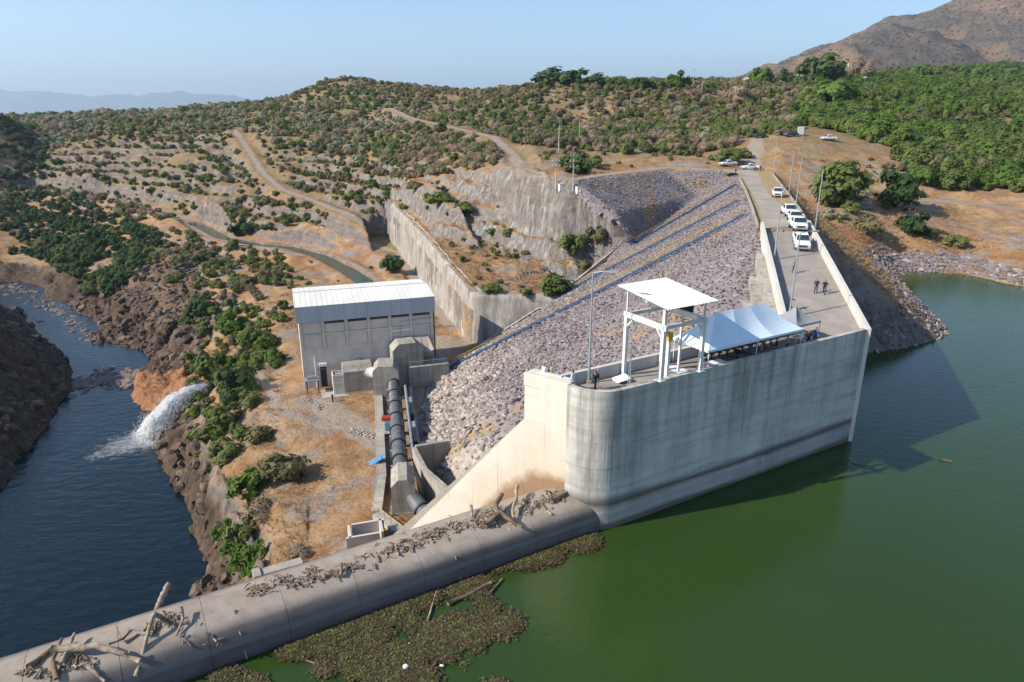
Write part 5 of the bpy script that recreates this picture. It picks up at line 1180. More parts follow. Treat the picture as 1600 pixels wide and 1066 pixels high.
def crown(kind, seed, nl=520, rx=1., rz=.8, leaf=.16):
    """unit-radius crown: leaf blades gathered in clumps through the volume"""
    r = np.random.RandomState(seed); nc = 17; cs_ = []
    while len(cs_) < nc:
        p = r.uniform(-1, 1, 3)
        if .25 < np.linalg.norm(p) < .95 and p[2] > -.75: cs_.append(p*[.78, .78, .72])
    cs_ = np.array(cs_); pk = cs_[r.randint(0, nc, nl)]; d = r.normal(0, 1, (nl, 3)); d /= np.linalg.norm(d, axis=1)[:, None]
    rad = r.uniform(.16, .36, nc)[r.randint(0, nc, nl)]; p = pk+d*(rad*r.uniform(.45, 1., nl)**.5)[:, None]; p[:, 2] = np.maximum(p[:, 2], -.75)
    nrm = d*.7+p*1.1+r.normal(0, .32, (nl, 3))+[-.15, -.1, .45]; nrm /= np.linalg.norm(nrm, axis=1)[:, None]
    ref = r.normal(0, 1, (nl, 3)); t = np.cross(nrm, ref); t /= np.linalg.norm(t, axis=1)[:, None]; b = np.cross(nrm, t)
    w = leaf*r.uniform(.5, 1.2, nl)[:, None]; l = w*(1.5 if kind != 'brown' else 2.2); w = w*(.8 if kind != 'brown' else .3)
    p = p*[rx, rx, rz]; p[:, 2] += rz*.78
    V = np.stack([p-t*l, p+b*w-t*l*.1, p+t*l, p-b*w+t*l*.1], 1).reshape(-1, 3); me = bpy.data.meshes.new('crown_'+kind)
    me.from_pydata(V.tolist(), [], [(4*i, 4*i+1, 4*i+2, 4*i+3) for i in range(nl)]); me.materials.append(ML[kind]); me.update(); return me
def trunk_mesh(seed, h=.7, bare=False):
    rnd = random.Random(seed); m = MB()
    for k in range(5 if not bare else 11):
        a = rnd.uniform(0, 6.28); s = rnd.uniform(.15, .5); e = Vector((math.cos(a)*s*1.2, math.sin(a)*s*1.2, h*rnd.uniform(.8, 1.5))); mid = Vector((e.x*.35, e.y*.35, h*.5))
        m.tube([(0, 0, -.15), mid, e], [.055, .035, .012], 5, False)
    return m.mesh('trunk', M_BARK)
CR = {k: [crown(k, 10*i+hash(k) % 7 if False else 10*i+len(k), n_, 1., z_, lf) for i in range(3)] for k, n_, z_, lf in (('green', 1100, .78, .085), ('dark', 1300, .85, .09), ('brown', 1000, .75, .11), ('pale', 1000, .75, .09), ('lush', 1300, .85, .095), ('olive', 1000, .75, .085))}
TR = [trunk_mesh(i) for i in range(4)]; TRB = trunk_mesh(9, .8, True)
SRC = {}
def plant(x, y, z, r, kind, label, name='shrub', cat='shrub', group='shrubs and trees of the hillsides', var=None, sq=1.):
    t = bpy.data.objects.new(name, None); COL.objects.link(t); t.location = (x, y, z); t.rotation_euler = (0, 0, random.uniform(0, 6.28)); t.scale = (r, r*random.uniform(.85, 1.1), r*sq); t.empty_display_size = .3
    tag(t, label, cat, group); v = random.randrange(3) if var is None else var
    c = bpy.data.objects.new('crown', CR[kind][v]); COL.objects.link(c); c.parent = t
    q = bpy.data.objects.new('trunk', random.choice(TR) if kind != 'brown' else TRB); COL.objects.link(q); q.parent = t
    SRC.setdefault((kind, v), c); return t
BIG = [ # photo pixel of the foot, width in photo pixels, kind, height/width, what it is
 (898,398,56,'green',1.0,'round green shrub on the rocky cut above the long blue stairway'),(868,468,66,'green',.9,'green shrub above the grey sprayed wall at the kerb'),(910,432,46,'olive',.9,'olive shrub touching the kerb of the rockfill slope'),(930,402,50,'olive',.8,'olive shrub at the bend of the drain kerb'),
 (612,428,44,'dark',1.,'dark green tree beside the road behind the powerhouse'),(380,370,48,'dark',.9,'dark shrub between the canal and the terraced slope'),(902,270,64,'dark',.8,'dark green thicket above the contour road'),(930,262,44,'green',.7,'green shrub at the right of the dark thicket above the contour road'),
 (1308,322,112,'green',1.05,'largest broad green tree on the reservoir bank'),(1396,325,88,'dark',1.05,'dark rounded tree right of the largest tree on the bank'),(1428,366,62,'dark',.8,'dark low shrub on the dry bank above the stone shore'),(1354,364,64,'olive',.8,'olive shrub on the slope behind the dam crest'),(1458,374,24,'green',1.,'small green shrub right of the dark low shrub on the bank'),(1490,386,44,'green',.7,'low green shrub just above the shore stones'),(1300,345,46,'pale',.7,'pale dry shrub at the foot of the largest tree'),(1330,335,40,'green',.8,'green shrub between the largest tree and the pale shrub'),
 (1138,256,46,'green',.9,'green shrub behind the pickup at the road junction'),(1160,250,34,'olive',.9,'olive shrub left of the steep road'),
 (330,592,72,'green',1.1,'green tree right of the water jet'),(372,628,84,'dark',1.1,'dark green tree hanging over the jet outlet'),(355,668,66,'green',1.,'green shrub below the jet outlet'),(325,690,50,'green',.8,'low green shrub on the black rock beside the jet'),(398,548,74,'green',.9,'green shrub on the slope left of the powerhouse'),(365,520,60,'lush',.9,'bright shrub upslope of the jet trees'),(430,570,40,'green',.9,'small shrub close to the left corner of the powerhouse'),(318,500,50,'dark',.9,'dark shrub on the slope above the river bend'),
 (352,722,70,'green',.8,'green shrub at the cliff edge below the foot path'),(392,772,80,'lush',.8,'bright green shrub on the cliff above the pool'),(440,752,92,'olive',.9,'broad olive shrub on the orange slope above the pool'),(400,812,76,'brown',.7,'dry brown shrub under the broad olive shrub'),(405,690,50,'olive',.8,'olive shrub near the foot path bend'),
 (378,852,56,'green',1.,'green shrub low on the cliff by the spillway'),(392,892,66,'lush',1.1,'vivid green shrub next to the spillway crest'),(362,868,40,'lush',1.,'vivid small shrub at the foot of the cliff'),(470,868,50,'brown',.6,'bare grey-brown shrub on the slope beside the spillway'),
 (820,137,50,'dark',.75,'feathery dark tree at the left of the ridge grove'),(858,137,80,'dark',.62,'broad dark umbrella tree on the ridge'),(896,137,64,'dark',.7,'dark tree right of the umbrella tree on the ridge'),(1058,140,44,'lush',.95,'green tree on the ridge left of the village'),(930,138,54,'dark',.65,'low dark tree ending the ridge grove'),
 (1000,139,42,'dark',.65,'low dark tree on the ridge midway between grove and village'),(1028,140,36,'green',.7,'low green tree on the ridge just left of the rounder green tree'),(1190,136,44,'lush',1.,'green tree between the village roofs'),(1225,134,38,'dark',1.,'dark tree in the middle of the village'),(1282,133,84,'dark',.85,'dark spreading tree right of the village'),(1300,166,70,'lush',.9,'large lush tree below the village'),(1150,165,70,'brown',.75,'broad tan leafless tree below the village'),(1265,160,60,'brown',.8,'tan leafless tree left of the lush tree'),(1345,128,56,'brown',1.1,'tall bare grey tree on the skyline right of the village'),
 (1110,222,42,'pale',.9,'pale green shrub left of the steep road'),(560,262,40,'pale',.8,'pale shrub on the upper terrace edge'),(790,130,30,'green',.8,'small green shrub left of the ridge grove'),(962,139,46,'green',.65,'green shrub at the foot of the ridge grove'),
 (690,318,60,'green',.6,'long green shrub on the ledge of the cut'),(730,335,50,'green',.6,'green shrub at the lower end of the ledge'),(650,300,50,'olive',.6,'olive shrub at the upper end of the ledge'),(768,368,22,'green',.8,'small round shrub on the tan patch of the cut'),(795,370,24,'green',.8,'second small shrub on the tan patch of the cut'),(770,458,40,'green',.7,'green shrub on top of the sprayed wall corner'),(820,470,34,'olive',.8,'olive shrub beside the shrub at the wall corner'),
]
for (px_, py_, w_, kd, sq, lab) in BIG:
    g = march2(px_, py_-2); t_ = g.y/ray(px_, py_).y; r = w_*t_/FPX/2*1.06
    tree = w_*t_/FPX > 6.5
    plant(g.x, g.y, g.z-.15*r, r, kd, lab, 'tree' if tree else 'shrub', 'tree' if tree else 'shrub', None, sq=sq)
RIVT = [(0,305),(90,302),(200,345),(250,375),(215,430),(160,470),(60,405),(0,388)]
REG = [
 ([(-60,170),(25,190),(90,250),(75,295),(-60,305)], .97, dict(dark=.8, green=.2), (2, 3), 'tree on the shaded hill at the far left'),
 ([(300,640),(360,640),(420,690),(440,790),(415,905),(350,900),(335,800),(310,740)], .62, dict(green=.4, lush=.35, olive=.25), (1.2, 2.4), 'shrub on the cliff above the pool'),
 ([(300,490),(440,480),(430,600),(395,650),(310,650)], .75, dict(green=.55, lush=.2, olive=.25), (1.4, 2.8), 'shrub above the water jet'),
 (RIVT, .85, dict(dark=.75, green=.25), (2.0, 3.4), 'dark green tree of the left bank wood'),
 ([(200,345),(310,372),(430,400),(450,440),(400,470),(420,560),(400,640),(320,640),(305,560),(330,500),(240,430)], .72, dict(green=.5, olive=.22, brown=.18, dark=.1), (1.4, 3.0), 'shrub below the canal'),
 (T_TER, .82, dict(green=.42, olive=.32, brown=.18, pale=.08), (1.0, 2.9), 'shrub on the terraced hillside'),
 ([(0,170),(300,150),(620,120),(640,200),(600,268),(420,238),(330,208),(90,236),(0,236)], .9, dict(green=.42, brown=.17, pale=.16, olive=.20, dark=.05), (1.4, 3.9), 'shrub of the upper left plateau'),
 ([(600,120),(1250,105),(1250,215),(1150,240),(1050,240),(860,233),(800,228),(640,190)], .9, dict(green=.44, brown=.20, olive=.26, pale=.05, dark=.05), (1.4, 3.9), 'shrub of the middle plateau'),
 ([(380,215),(600,185),(700,212),(790,238),(765,266),(600,288),(430,245)], .85, dict(green=.5, brown=.25, olive=.2, pale=.05), (1.8, 3.1), 'shrub under the contour road'),
 ([(1180,185),(1250,105),(1600,85),(1760,90),(1760,315),(1560,298),(1440,298),(1410,235),(1320,205)], .97, dict(lush=.42, green=.34, dark=.08, olive=.12, brown=.04), (1.9, 5.4), 'bush of the right thicket'),
 (T_CUT, .34, dict(green=.6, olive=.4), (.7, 1.5), 'shrub on the rock cut'),
 ([(1270,250),(1440,245),(1440,330),(1350,380),(1290,330)], .28, dict(green=.5, olive=.3, pale=.2), (.8, 2.0), 'shrub on the bank behind the crest'),
 ([(820,235),(1160,240),(1150,262),(900,272),(830,264)], .14, dict(green=.5, olive=.5), (.9, 1.8), 'shrub above the contour road'),
 ([(330,640),(480,640),(600,700),(600,830),(430,880),(380,760)], .012, dict(olive=.6, brown=.4), (.5, 1.1), 'shrub on the orange slope below the yard'),
 ([(420,380),(610,400),(600,440),(460,470),(430,440)], .10, dict(green=.6, olive=.4), (.7, 1.6), 'shrub beside the canal')]
def grid_pts(r0, r1, step):
    xs = np.arange(-r1, r1, step); X, Y = np.meshgrid(xs, np.arange(40, r1, step)); X = X.ravel()+np.random.uniform(-.45, .45, X.size)*step; Y = Y.ravel()+np.random.uniform(-.45, .45, Y.size)*step
    r = np.hypot(X, Y); th = np.degrees(np.arctan2(X, Y)); k = (r >= r0) & (r < r1) & (np.abs(th) < 50); return X[k], Y[k]
def gsample(arr, X, Y):
    i = np.clip((np.arctan2(X, Y)-TH[0])/(TH[1]-TH[0]), 0, len(TH)-1.01); j = np.clip((np.log(np.hypot(X, Y))-math.log(RR[0]))/(math.log(RR[1])-math.log(RR[0])), 0, len(RR)-1.01)
    a = i.astype(int); b = j.astype(int); u = i-a; v = j-b
    return (arr[a, b]*(1-u)+arr[a+1, b]*u)*(1-v)+(arr[a, b+1]*(1-u)+arr[a+1, b+1]*u)*v
SL = np.hypot(np.gradient(GZ, axis=0)/np.maximum(np.hypot(np.gradient(GX, axis=0), np.gradient(GY, axis=0)), .01), np.gradient(GZ, axis=1)/np.maximum(np.hypot(np.gradient(GX, axis=1), np.gradient(GY, axis=1)), .01))
ALL = []
bigxy = np.array([(o.location.x, o.location.y) for o in COL.objects if o.name.split('.')[0] in ('tree', 'shrub')])
for r0, r1, st_ in ((60, 330, 3.3), (330, 720, 4.6), (720, 1150, 8.5)):
    X, Y = grid_pts(r0, r1, st_); Z = gsample(GZ, X, Y); px_, py_ = proj(X, Y, Z); sl = gsample(SL, X, Y); rd = gsample(INFO['road']*1., X, Y); dm = gsample((INFO['dam'] | INFO['crest'])*1., X, Y)
    clump = fbm(X, Y, 22, 3, 123); done_ = np.zeros(len(X), bool); rnd = np.random.rand(len(X))
    ok = (rd < .15) & (dm < .05) & (Z > -27) & ((Z > 1.5) | (X < 30)) & (np.hypot(X+26, Y-117) > 18)
    dc_ = seg_dist(X, Y, CANAL)[0]; ok &= dc_ > 5.5
    for nm_, (pl_, w_) in ROADS.items(): ok &= seg_dist(X, Y, pl_)[0] > w_+(3.6 if nm_ in ('contour', 'lower', 'steep') else 1.6)
    for ri, rg in enumerate(REG+[None]):
        if rg is None:
            if r0 < 300: continue
            ins = ~done_ & (Y > 300); dens = .85; kd = dict(green=.34, brown=.3, pale=.1, olive=.2, dark=.06); sz = (1.9, 3.4)
        else: ins = pip(px_+fbm(X, Y, 18, 3, 71)*22, py_+fbm(X, Y, 18, 3, 72)*11, rg[0]) & ~done_; dens, kd, sz = rg[1:4]
        done_ |= ins
        dn2 = dens*np.clip(1+clump*1.3, .1, 1.8) if dens < .8 else np.full(len(X), dens)*np.clip(1.25+clump*1.6, .2, 1.3)
        sel = ins & ok & (rnd < dn2) & (sl < 2.2); ids = np.nonzero(sel)[0]
        ks = list(kd); cdf = np.cumsum([kd[k] for k in ks]); q = np.clip(np.random.rand(len(ids))*.55+(fbm(X[ids], Y[ids], 30, 3, 200)*.9+.5)*.45, 0, .999)*cdf[-1]; kid = np.searchsorted(cdf, q)
        s_ = np.random.uniform(sz[0], sz[1], len(ids))*np.where(np.random.rand(len(ids)) < .25, .62, 1)*(1.15 if r0 > 700 else 1)*(1.75 if r0 > 700 else 1)
        for a, b, c in zip(ids, kid, s_): ALL.append((X[a], Y[a], Z[a], ks[min(b, len(ks)-1)], c, ri, px_[a], py_[a]))
# the nearest in view stand as plants of their own, the rest as masses of scrub
def shown(a): return a[4]/math.hypot(a[0], a[1]) if (-20 < a[6] < 1620 and 60 < a[7] < 1000) else 0
ALL.sort(key=lambda a: -shown(a)); NI = 240
LAB = {}; LABO = []
for a in ALL[:NI]:
    rg = REG[a[5]] if a[5] < len(REG) else None; adj = dict(green='green', dark='dark green', brown='dry brown', pale='pale grey-green', lush='bright green', olive='olive')[a[3]]
    base = (rg[4] if rg else 'shrub of the far plateau'); base = base.replace('dark green tree', 'tree')
    if rg: xs_ = [q[0] for q in rg[0]]; ys_ = [q[1] for q in rg[0]]; x0_, x1_, y0_, y1_ = max(0, min(xs_)), min(1600, max(xs_)), min(ys_), max(ys_)
    else: x0_, x1_, y0_, y1_ = 0, 1600, 120, 260
    hx = ('far left', 'left', 'middle', 'right', 'far right')[min(4, max(0, int(5*(a[6]-x0_)/(x1_-x0_))))]; vx = ('top', 'upper', 'middle', 'lower', 'bottom')[min(4, max(0, int(5*(a[7]-y0_)/(y1_-y0_))))]
    lab = (('big ' if a[4] > 3 else 'small ' if a[4] < 1.7 else '')+adj).replace('pale grey-green', 'pale')+' '+base+', '+vx+' '+hx+' part'
    LAB.setdefault(lab, []).append((a[6], len(LABO))); LABO.append(None)
    LABO[-1] = plant(a[0], a[1], a[2]-.12*a[4], a[4], a[3], lab, 'tree' if 'tree' in base else 'shrub', 'tree' if 'tree' in base else 'shrub', base)
ORD = 'first second third fourth fifth sixth seventh eighth ninth tenth eleventh twelfth thirteenth fourteenth fifteenth sixteenth seventeenth eighteenth nineteenth twentieth'.split()
for lab, L_ in LAB.items():
    if len(L_) > 1:
        for q, (_, i) in enumerate(sorted(L_)): LABO[i]['label'] = lab+', '+(ORD[q] if q < 20 else str(q+1)+'th')+' from left'
rest = ALL[NI:]
names = dict(green='green_scrub', dark='dark_woodland', brown='dry_scrub', pale='blossoming_scrub', lush='lush_thicket', olive='olive_scrub')
for kd in CR:
    for v in range(3):
        if (kd, v) not in SRC: continue
    vs_ = [v for v in range(3) if (kd, v) in SRC]; mine = [a for a in rest if a[3] == kd]
    for q, v in enumerate(vs_):
        A = mine[q::len(vs_)]
        if not A: continue
        n_ = len(A); s = np.array([a[4] for a in A]); o = scatter(names[kd], SRC[(kd, v)], [(a[0], a[1], a[2]-.12*a[4]) for a in A], np.stack([np.zeros(n_), np.zeros(n_), np.random.uniform(0, 6.28, n_)], -1), np.stack([s, s*np.random.uniform(.85, 1.15, n_), s*np.random.uniform(.75, 1.1, n_)], -1))
print('plants', len(ALL))
# dry grass tufts on the open slopes
def tuft(name, seed, mat):
    r = random.Random(seed); m = MB()
    for k in range(22):
        a = r.uniform(0, 6.28); d = r.uniform(0, .28); b = Vector((math.cos(a)*d, math.sin(a)*d, -.05)); le = r.uniform(.25, .6); tip = b+Vector((math.cos(a)*le*.6+r.uniform(-.15, .15), math.sin(a)*le*.6+r.uniform(-.15, .15), le*.75)); s = Vector((-math.sin(a), math.cos(a), 0))*.03
        m.quad(b-s, b+s, tip)
    return m.mesh(name, mat)
M_STRAW = leaf_mat('straw', (.27, .16, .075), (.38, .25, .125), (.46, .34, .19), .2)
X, Y = grid_pts(62, 190, .95); Z = gsample(GZ, X, Y); sl = gsample(SL, X, Y); rd = gsample(INFO['road']*1., X, Y); bs_ = gsample(bas, X, Y); dm = gsample((INFO['dam'] | INFO['crest'] | INFO['flat'])*1., X, Y)
k = (rd < .3) & (sl < .95) & (bs_ < .3) & (Z > -26) & (dm < .1) & ((Z > 2.2) | (X < 25)) & (X < 110) & (fbm(X, Y, 7, 3, 301) > -.22) & (np.random.rand(len(X)) < .8)
X, Y, Z = X[k], Y[k], Z[k]; n_ = len(X)
tf = bpy.data.objects.new('grass_tuft', tuft('grass_tuft', 1, M_STRAW)); COL.objects.link(tf); tp = march2(470, 790); tf.location = tp; tag(tf, kind='stuff')
s = np.random.uniform(.7, 1.7, n_)
scatter('dry_grass', tf, np.stack([X, Y, Z], -1), np.stack([np.zeros(n_), np.zeros(n_), np.random.uniform(0, 6.28, n_)], -1), np.stack([s, s, s*np.random.uniform(.6, 1.2, n_)], -1))
# ================================================================== water jet, river rocks, driftwood, floating mat
nj = NT('white_water'); co = nj.coord(); f = nj.noise(1.3, 6, .7, nj.coord((1, 1, .6)), .3, .7); nj.done(nj.mix(f, (.62, .66, .70), (.9, .9, .9)), .5, f, .6, .3)
ta = nj.attr('thin'); tp_ = nj.n('ShaderNodeBsdfTransparent'); mx = nj.n('ShaderNodeMixShader'); tl = nj.n('ShaderNodeBsdfTranslucent'); mx2 = nj.n('ShaderNodeMixShader'); mx2.inputs[0].default_value = .4
tl.inputs[0].default_value = (.85, .88, .9, 1); nj.l(nj.b.outputs[0], mx2.inputs[1]); nj.l(tl.outputs[0], mx2.inputs[2])
fac = nj.math('SUBTRACT', ta.outputs['Fac'], nj.math('MULTIPLY', nj.math('SUBTRACT', nj.noise(.75, 6, .75, co, .25, .75), .5), 1.0), True)
nj.l(fac, mx.inputs[0]); nj.l(mx2.outputs[0], mx.inputs[1]); nj.l(tp_.outputs[0], mx.inputs[2]); nj.l(mx.outputs[0], nj.out.inputs[0])
J0 = P(332, 604, -21.5); J1 = P(222, 688, -28.0)
jt = thing('water_jet', J0, 'arching white jet of water spraying from the outlet into the river pool', 'water jet')
hd = (J1-J0); hd.z = 0; LJ = hd.length; hd.normalize(); sdv = Vector((-hd.y, hd.x, 0))
def jetpt(s): return J0+hd*LJ*s+Vector((0, 0, 3.3*s*(1-s)*1.6-6.5*s*s*1.0-.0*s))
K, R_ = 60, 22
for layer, (spread, drop, seed, th0) in enumerate(((.95, .6, 1, .10), (1.7, 1.7, 2, .45))):
    V = []; T = []
    for i in range(K+1):
        s = i/K; c = jetpt(s); w = .25+spread*s*1.3
        for j in range(R_):
            a = 2*math.pi*j/R_; nz = float(fbm(np.array(i*.5+layer*9), np.array(j*1.2), 2.2, 3, seed)); rr = w*(1+.55*nz); down = drop*3.0*s*max(0, -math.sin(a))
            V.append(tuple(c+sdv*math.cos(a)*rr+Vector((0, 0, math.sin(a)*rr*.8-down)))); T.append(th0+.75*max(0, -math.sin(a))*(.5+.5*math.sin(math.pi*min(1, s*1.1)))*.9)
    fs = [(i*R_+j, i*R_+(j+1) % R_, (i+1)*R_+(j+1) % R_, (i+1)*R_+j) for i in range(K) for j in range(R_)]
    o = MB().raw(V, fs).build('spray_sheet', nj.mat, jt, True); add_attr(o, 'thin', T); o['kind'] = 'stuff'
# streaks and drops of spray falling off the jet
mdr = NT('spray_drops'); mdr.done((.86, .88, .9), .4); tl2 = mdr.n('ShaderNodeBsdfTranslucent'); tl2.inputs[0].default_value = (.9, .92, .95, 1); m3 = mdr.n('ShaderNodeMixShader'); m3.inputs[0].default_value = .45; mdr.l(mdr.b.outputs[0], m3.inputs[1]); mdr.l(tl2.outputs[0], m3.inputs[2]); mdr.l(m3.outputs[0], mdr.out.inputs[0])
m = MB(); rj = random.Random(3)
for k in range(26000):
    s = rj.random()**.7; c = jetpt(s); fall = abs(rj.gauss(0, 1))*2.4*s+(rj.random()*4.5*s*(1-s)*1.6 if rj.random() < .45 else 0); q = c+sdv*rj.gauss(0, .3+1.6*s)+hd*rj.gauss(0, .5)+Vector((0, 0, rj.gauss(0, .25+.5*s)-fall+.2))
    if q.z < -28: q.z = -28+rj.random()*.5
    v = (hd*1.0+Vector((0, 0, .55-2.2*s-fall*.25))).normalized(); L = rj.uniform(.06, .30); w = rj.uniform(.012, .05); e = v.cross(Vector((rj.gauss(0, 1), rj.gauss(0, 1), rj.gauss(0, 1)))).normalized()*w; g = v.cross(e).normalized()*w
    m.raw([q-v*L, q+e, q-e*.5+g, q-e*.5-g, q+v*L*.6], [(0, 1, 2), (0, 2, 3), (0, 3, 1), (4, 2, 1), (4, 3, 2), (4, 1, 3)])
m.build('spray_drops', mdr.mat, jt)['kind'] = 'stuff'
# foam where it lands
V = []; T = []; n_ = 44
for i in range(n_):
    for j in range(24):
        u = i/(n_-1); v = j/23*2-1; c = J1+hd*(u*16-6); w = 1.8+4.6*math.sin(math.pi*min(1, u*.9+.1))
        nz = float(fbm(np.array(u*12), np.array(v*5), 2., 4, 8)); V.append(tuple(c+sdv*v*w+Vector((0, 0, -28-c.z+.05+.45*(nz+.5)*(1-u)*(1-abs(v)))))); T.append(min(1, .12+.75*u+.85*abs(v)**2.2))
fs = [(i*24+j, (i+1)*24+j, (i+1)*24+j+1, i*24+j+1) for i in range(n_-1) for j in range(23)]
o = MB().raw(V, fs).build('foam_patch', nj.mat, jt, True); add_attr(o, 'thin', T); o['kind'] = 'stuff'
ot = MB().tube([J0-hd*2.5+Vector((0, 0, -.1)), J0+hd*.1], .75, 14).build('outlet_pipe', M_PIPE, jt, True)
# river rocks
M_RROCK = plain('river_rock', (.20, .155, .125), .85, .4, .5); RRK = [rock_mesh('river_rock', 500+i, .6, M_RROCK, 18) for i in range(4)]
bar = thing('rock_bar', P(180, 590, -28), 'line of scattered rocks crossing the river between two pools', 'rocks')
for k in range(150):
    u = random.uniform(112, 240); v = 600-(u-112)*.12+random.gauss(0, 7); p = P(u, v, -28); s = random.choice((.8, 1.1, 1.5, 2.1, 3.0)); inst('rock', RRK[k % 4], bar, Matrix.Translation((p.x, p.y, -27.95)) @ Euler((0, 0, random.uniform(0, 6))).to_matrix().to_4x4() @ Matrix.Diagonal((s*1.4, s, s*.7, 1)))
sh = thing('shore_boulders', P(80, 470, -28), 'grey boulders strewn along the upstream river shore', 'rocks')
for k in range(170):
    u = random.uniform(0, 150); base = np.interp(u, [0, 60, 105, 150], [440, 464, 490, 530]); v = base+random.gauss(3, 7); p = P(u, v, -28); g = max(-28, ground(p.x, p.y)); s = random.choice((.6, .9, 1.2, 1.8)); inst('rock', RRK[k % 4], sh, Matrix.Translation((p.x, p.y, g)) @ Euler((0, 0, random.uniform(0, 6))).to_matrix().to_4x4() @ Matrix.Diagonal((s*1.4, s, s*.7, 1)))
for k, (u, v, s) in enumerate(((62, 502, 2.2), (95, 558, 1.6), (150, 490, 1.5), (40, 490, 1.4), (20, 500, 2.))):
    p = P(u, v, -28); o = bpy.data.objects.new('river_boulder', RRK[k % 4]); COL.objects.link(o); o.location = (p.x, p.y, -28.1); o.scale = (s*1.4, s, s*.7); tag(o, ('larger', 'middle', 'small', 'rounded', 'flat')[k]+' dark boulder breaking the water of the upstream pool'+('', ' near the cliff', ' by the right shore', ' near the boulder shore', ' at the left edge')[k], 'boulder')
# broken rock along both gorge walls
M_BAS = NT('gorge_basalt'); _f = M_BAS.noise(1.1, 6, .7, M_BAS.coord(), .3, .7); _r = M_BAS.n('ShaderNodeObjectInfo').outputs['Random']
M_BAS = M_BAS.done(M_BAS.mix(_f, M_BAS.mix(_r, (.03, .024, .02), (.075, .056, .044)), M_BAS.mix(_r, (.10, .072, .055), (.26, .185, .13))), .9, _f, .7, .15, .2)
BAS = [rock_mesh('basalt_rock', 700+i, .85, M_BAS, 16) for i in range(4)]
X, Y = grid_pts(60, 260, 1.35); Z = gsample(GZ, X, Y); bb = gsample(bas, X, Y); og_ = gsample(org, X, Y)
k = ((bb > .45)) & (Z > -27.9) & (X < 0) & (np.random.rand(len(X)) < .75) & (og_ < .2); X, Y, Z = X[k], Y[k], Z[k]
gw = thing('gorge_rocks', (X[0], Y[0], Z[0]), 'dark broken basalt rocks covering the walls of the river gorge', 'rocks')
sz_ = np.random.choice([.7, 1.1, 1.6, 2.4, 3.4], len(X), p=[.3, .3, .2, .14, .06]); near_ = np.argsort(-sz_/np.hypot(X, Y)); n0 = 160
for q, i in enumerate(near_[:n0]): inst('rock', BAS[q % 4], gw, Matrix.Translation((X[i], Y[i], Z[i]-.1)) @ Euler((random.uniform(-.5, .5), random.uniform(-.5, .5), random.uniform(0, 6))).to_matrix().to_4x4() @ Matrix.Diagonal((sz_[i]*1.2, sz_[i]*.9, sz_[i], 1)))
for v in range(4):
    I = near_[n0:][v::4]; n_ = len(I); scatter('rock_mass', gw.children[v], np.stack([X[I], Y[I], Z[I]-.1], -1), np.random.uniform(-.6, .6, (n_, 3))+np.stack([np.zeros(n_), np.zeros(n_), np.random.uniform(0, 6.28, n_)], -1), sz_[I][:, None]*np.random.uniform(.7, 1.35, (n_, 3)), gw)
# driftwood
def wood_mat(name, a, b):
    n = NT(name); co = n.coord((1, 1, 1), 'obj'); f = n.noise(2.5, 7, .7, co, .3, .7); g = n.noise(9, 5, .7, co, .3, .7); return n.done(n.mix(f, a, b), .85, g, .7, .03, .15)
M_DRIFT = wood_mat('bleached_driftwood', (.17, .125, .09), (.44, .36, .27)); M_DRIFT2 = wood_mat('brown_driftwood', (.11, .075, .05), (.27, .19, .13))
def weir_pt(px_, py_, lift=0.):
    d = ray(px_, py_); t = 30.
    while t < 80:
        x, y, z = d.x*t, d.y*t, CZ+d.z*t; n = -x*UY+y*UX
        if n > 37.28 and z <= og(n): break
        if n <= 37.28 and z <= .03: break
        t += .02
    return Vector((x, y, z+lift))
def log(pxs, r, label, lifts=None, mat=None, name='driftwood_log', branches=0, seed=0, water=False):
    rnd = random.Random(seed+len(label)); P_ = []
    for i, q in enumerate(pxs): P_.append((P(q[0], q[1], .06) if water else weir_pt(*q))+Vector((0, 0, r*.8+(lifts[i] if lifts else 0))))
    Q = []
    for i in range(len(P_)-1):
        L = (P_[i+1]-P_[i]).length; k = max(2, int(L/.5))
        for j in range(k): q = P_[i].lerp(P_[i+1], j/k); Q.append(q+Vector((rnd.gauss(0, r*.18), rnd.gauss(0, r*.18), rnd.gauss(0, r*.1))))
    Q.append(P_[-1]); n = len(Q); rs = [r*(1.15-.6*i/n)*rnd.uniform(.88, 1.12) for i in range(n)]
    m = MB().tube(Q, rs, 9, True, .09)
    for b in range(branches):
        i = rnd.randrange(1, n); a = Q[i]; e = a+Vector((rnd.uniform(-1, 1), rnd.uniform(-1, 1), rnd.uniform(-.05, .7)))*rnd.uniform(.4, 1.1); m.tube([a, (a+e)/2+Vector((0, 0, .08)), e], [rs[i]*.55, rs[i]*.4, rs[i]*.15], 6, True, .1)
    o = m.build(name, mat or M_DRIFT, None, True); return tag(o, label, 'driftwood', 'driftwood on the spillway and the water')
log([(266,934),(243,985),(214,1066)], .21, 'longest bleached log standing out over the spillway crest', [1.3, .75, .25], branches=1)
log([(82,1026),(150,1022),(190,1030),(220,1042)], .22, 'thick horizontal bleached trunk in the lower left tangle', [.35, .4, .35, .25], branches=3); log([(45,1046),(80,1018)], .20, 'squared weathered timber at the left of the lower tangle', mat=M_DRIFT2)
log([(90,1066),(84,1040),(100,1008)], .13, 'upright dark branch in the lower left tangle', [.1, .3, .4], M_DRIFT2); log([(98,1044),(110,1020),(120,1002)], .12, 'short slanting branch rising from the lower tangle', [.2, .3, .5]); log([(128,1036),(146,1050),(164,1066)], .12, 'pale curved branch sliding down the upstream face', branches=1); log([(60,1064),(66,1048)], .09, 'thin stick at the bottom left corner', mat=M_DRIFT2)
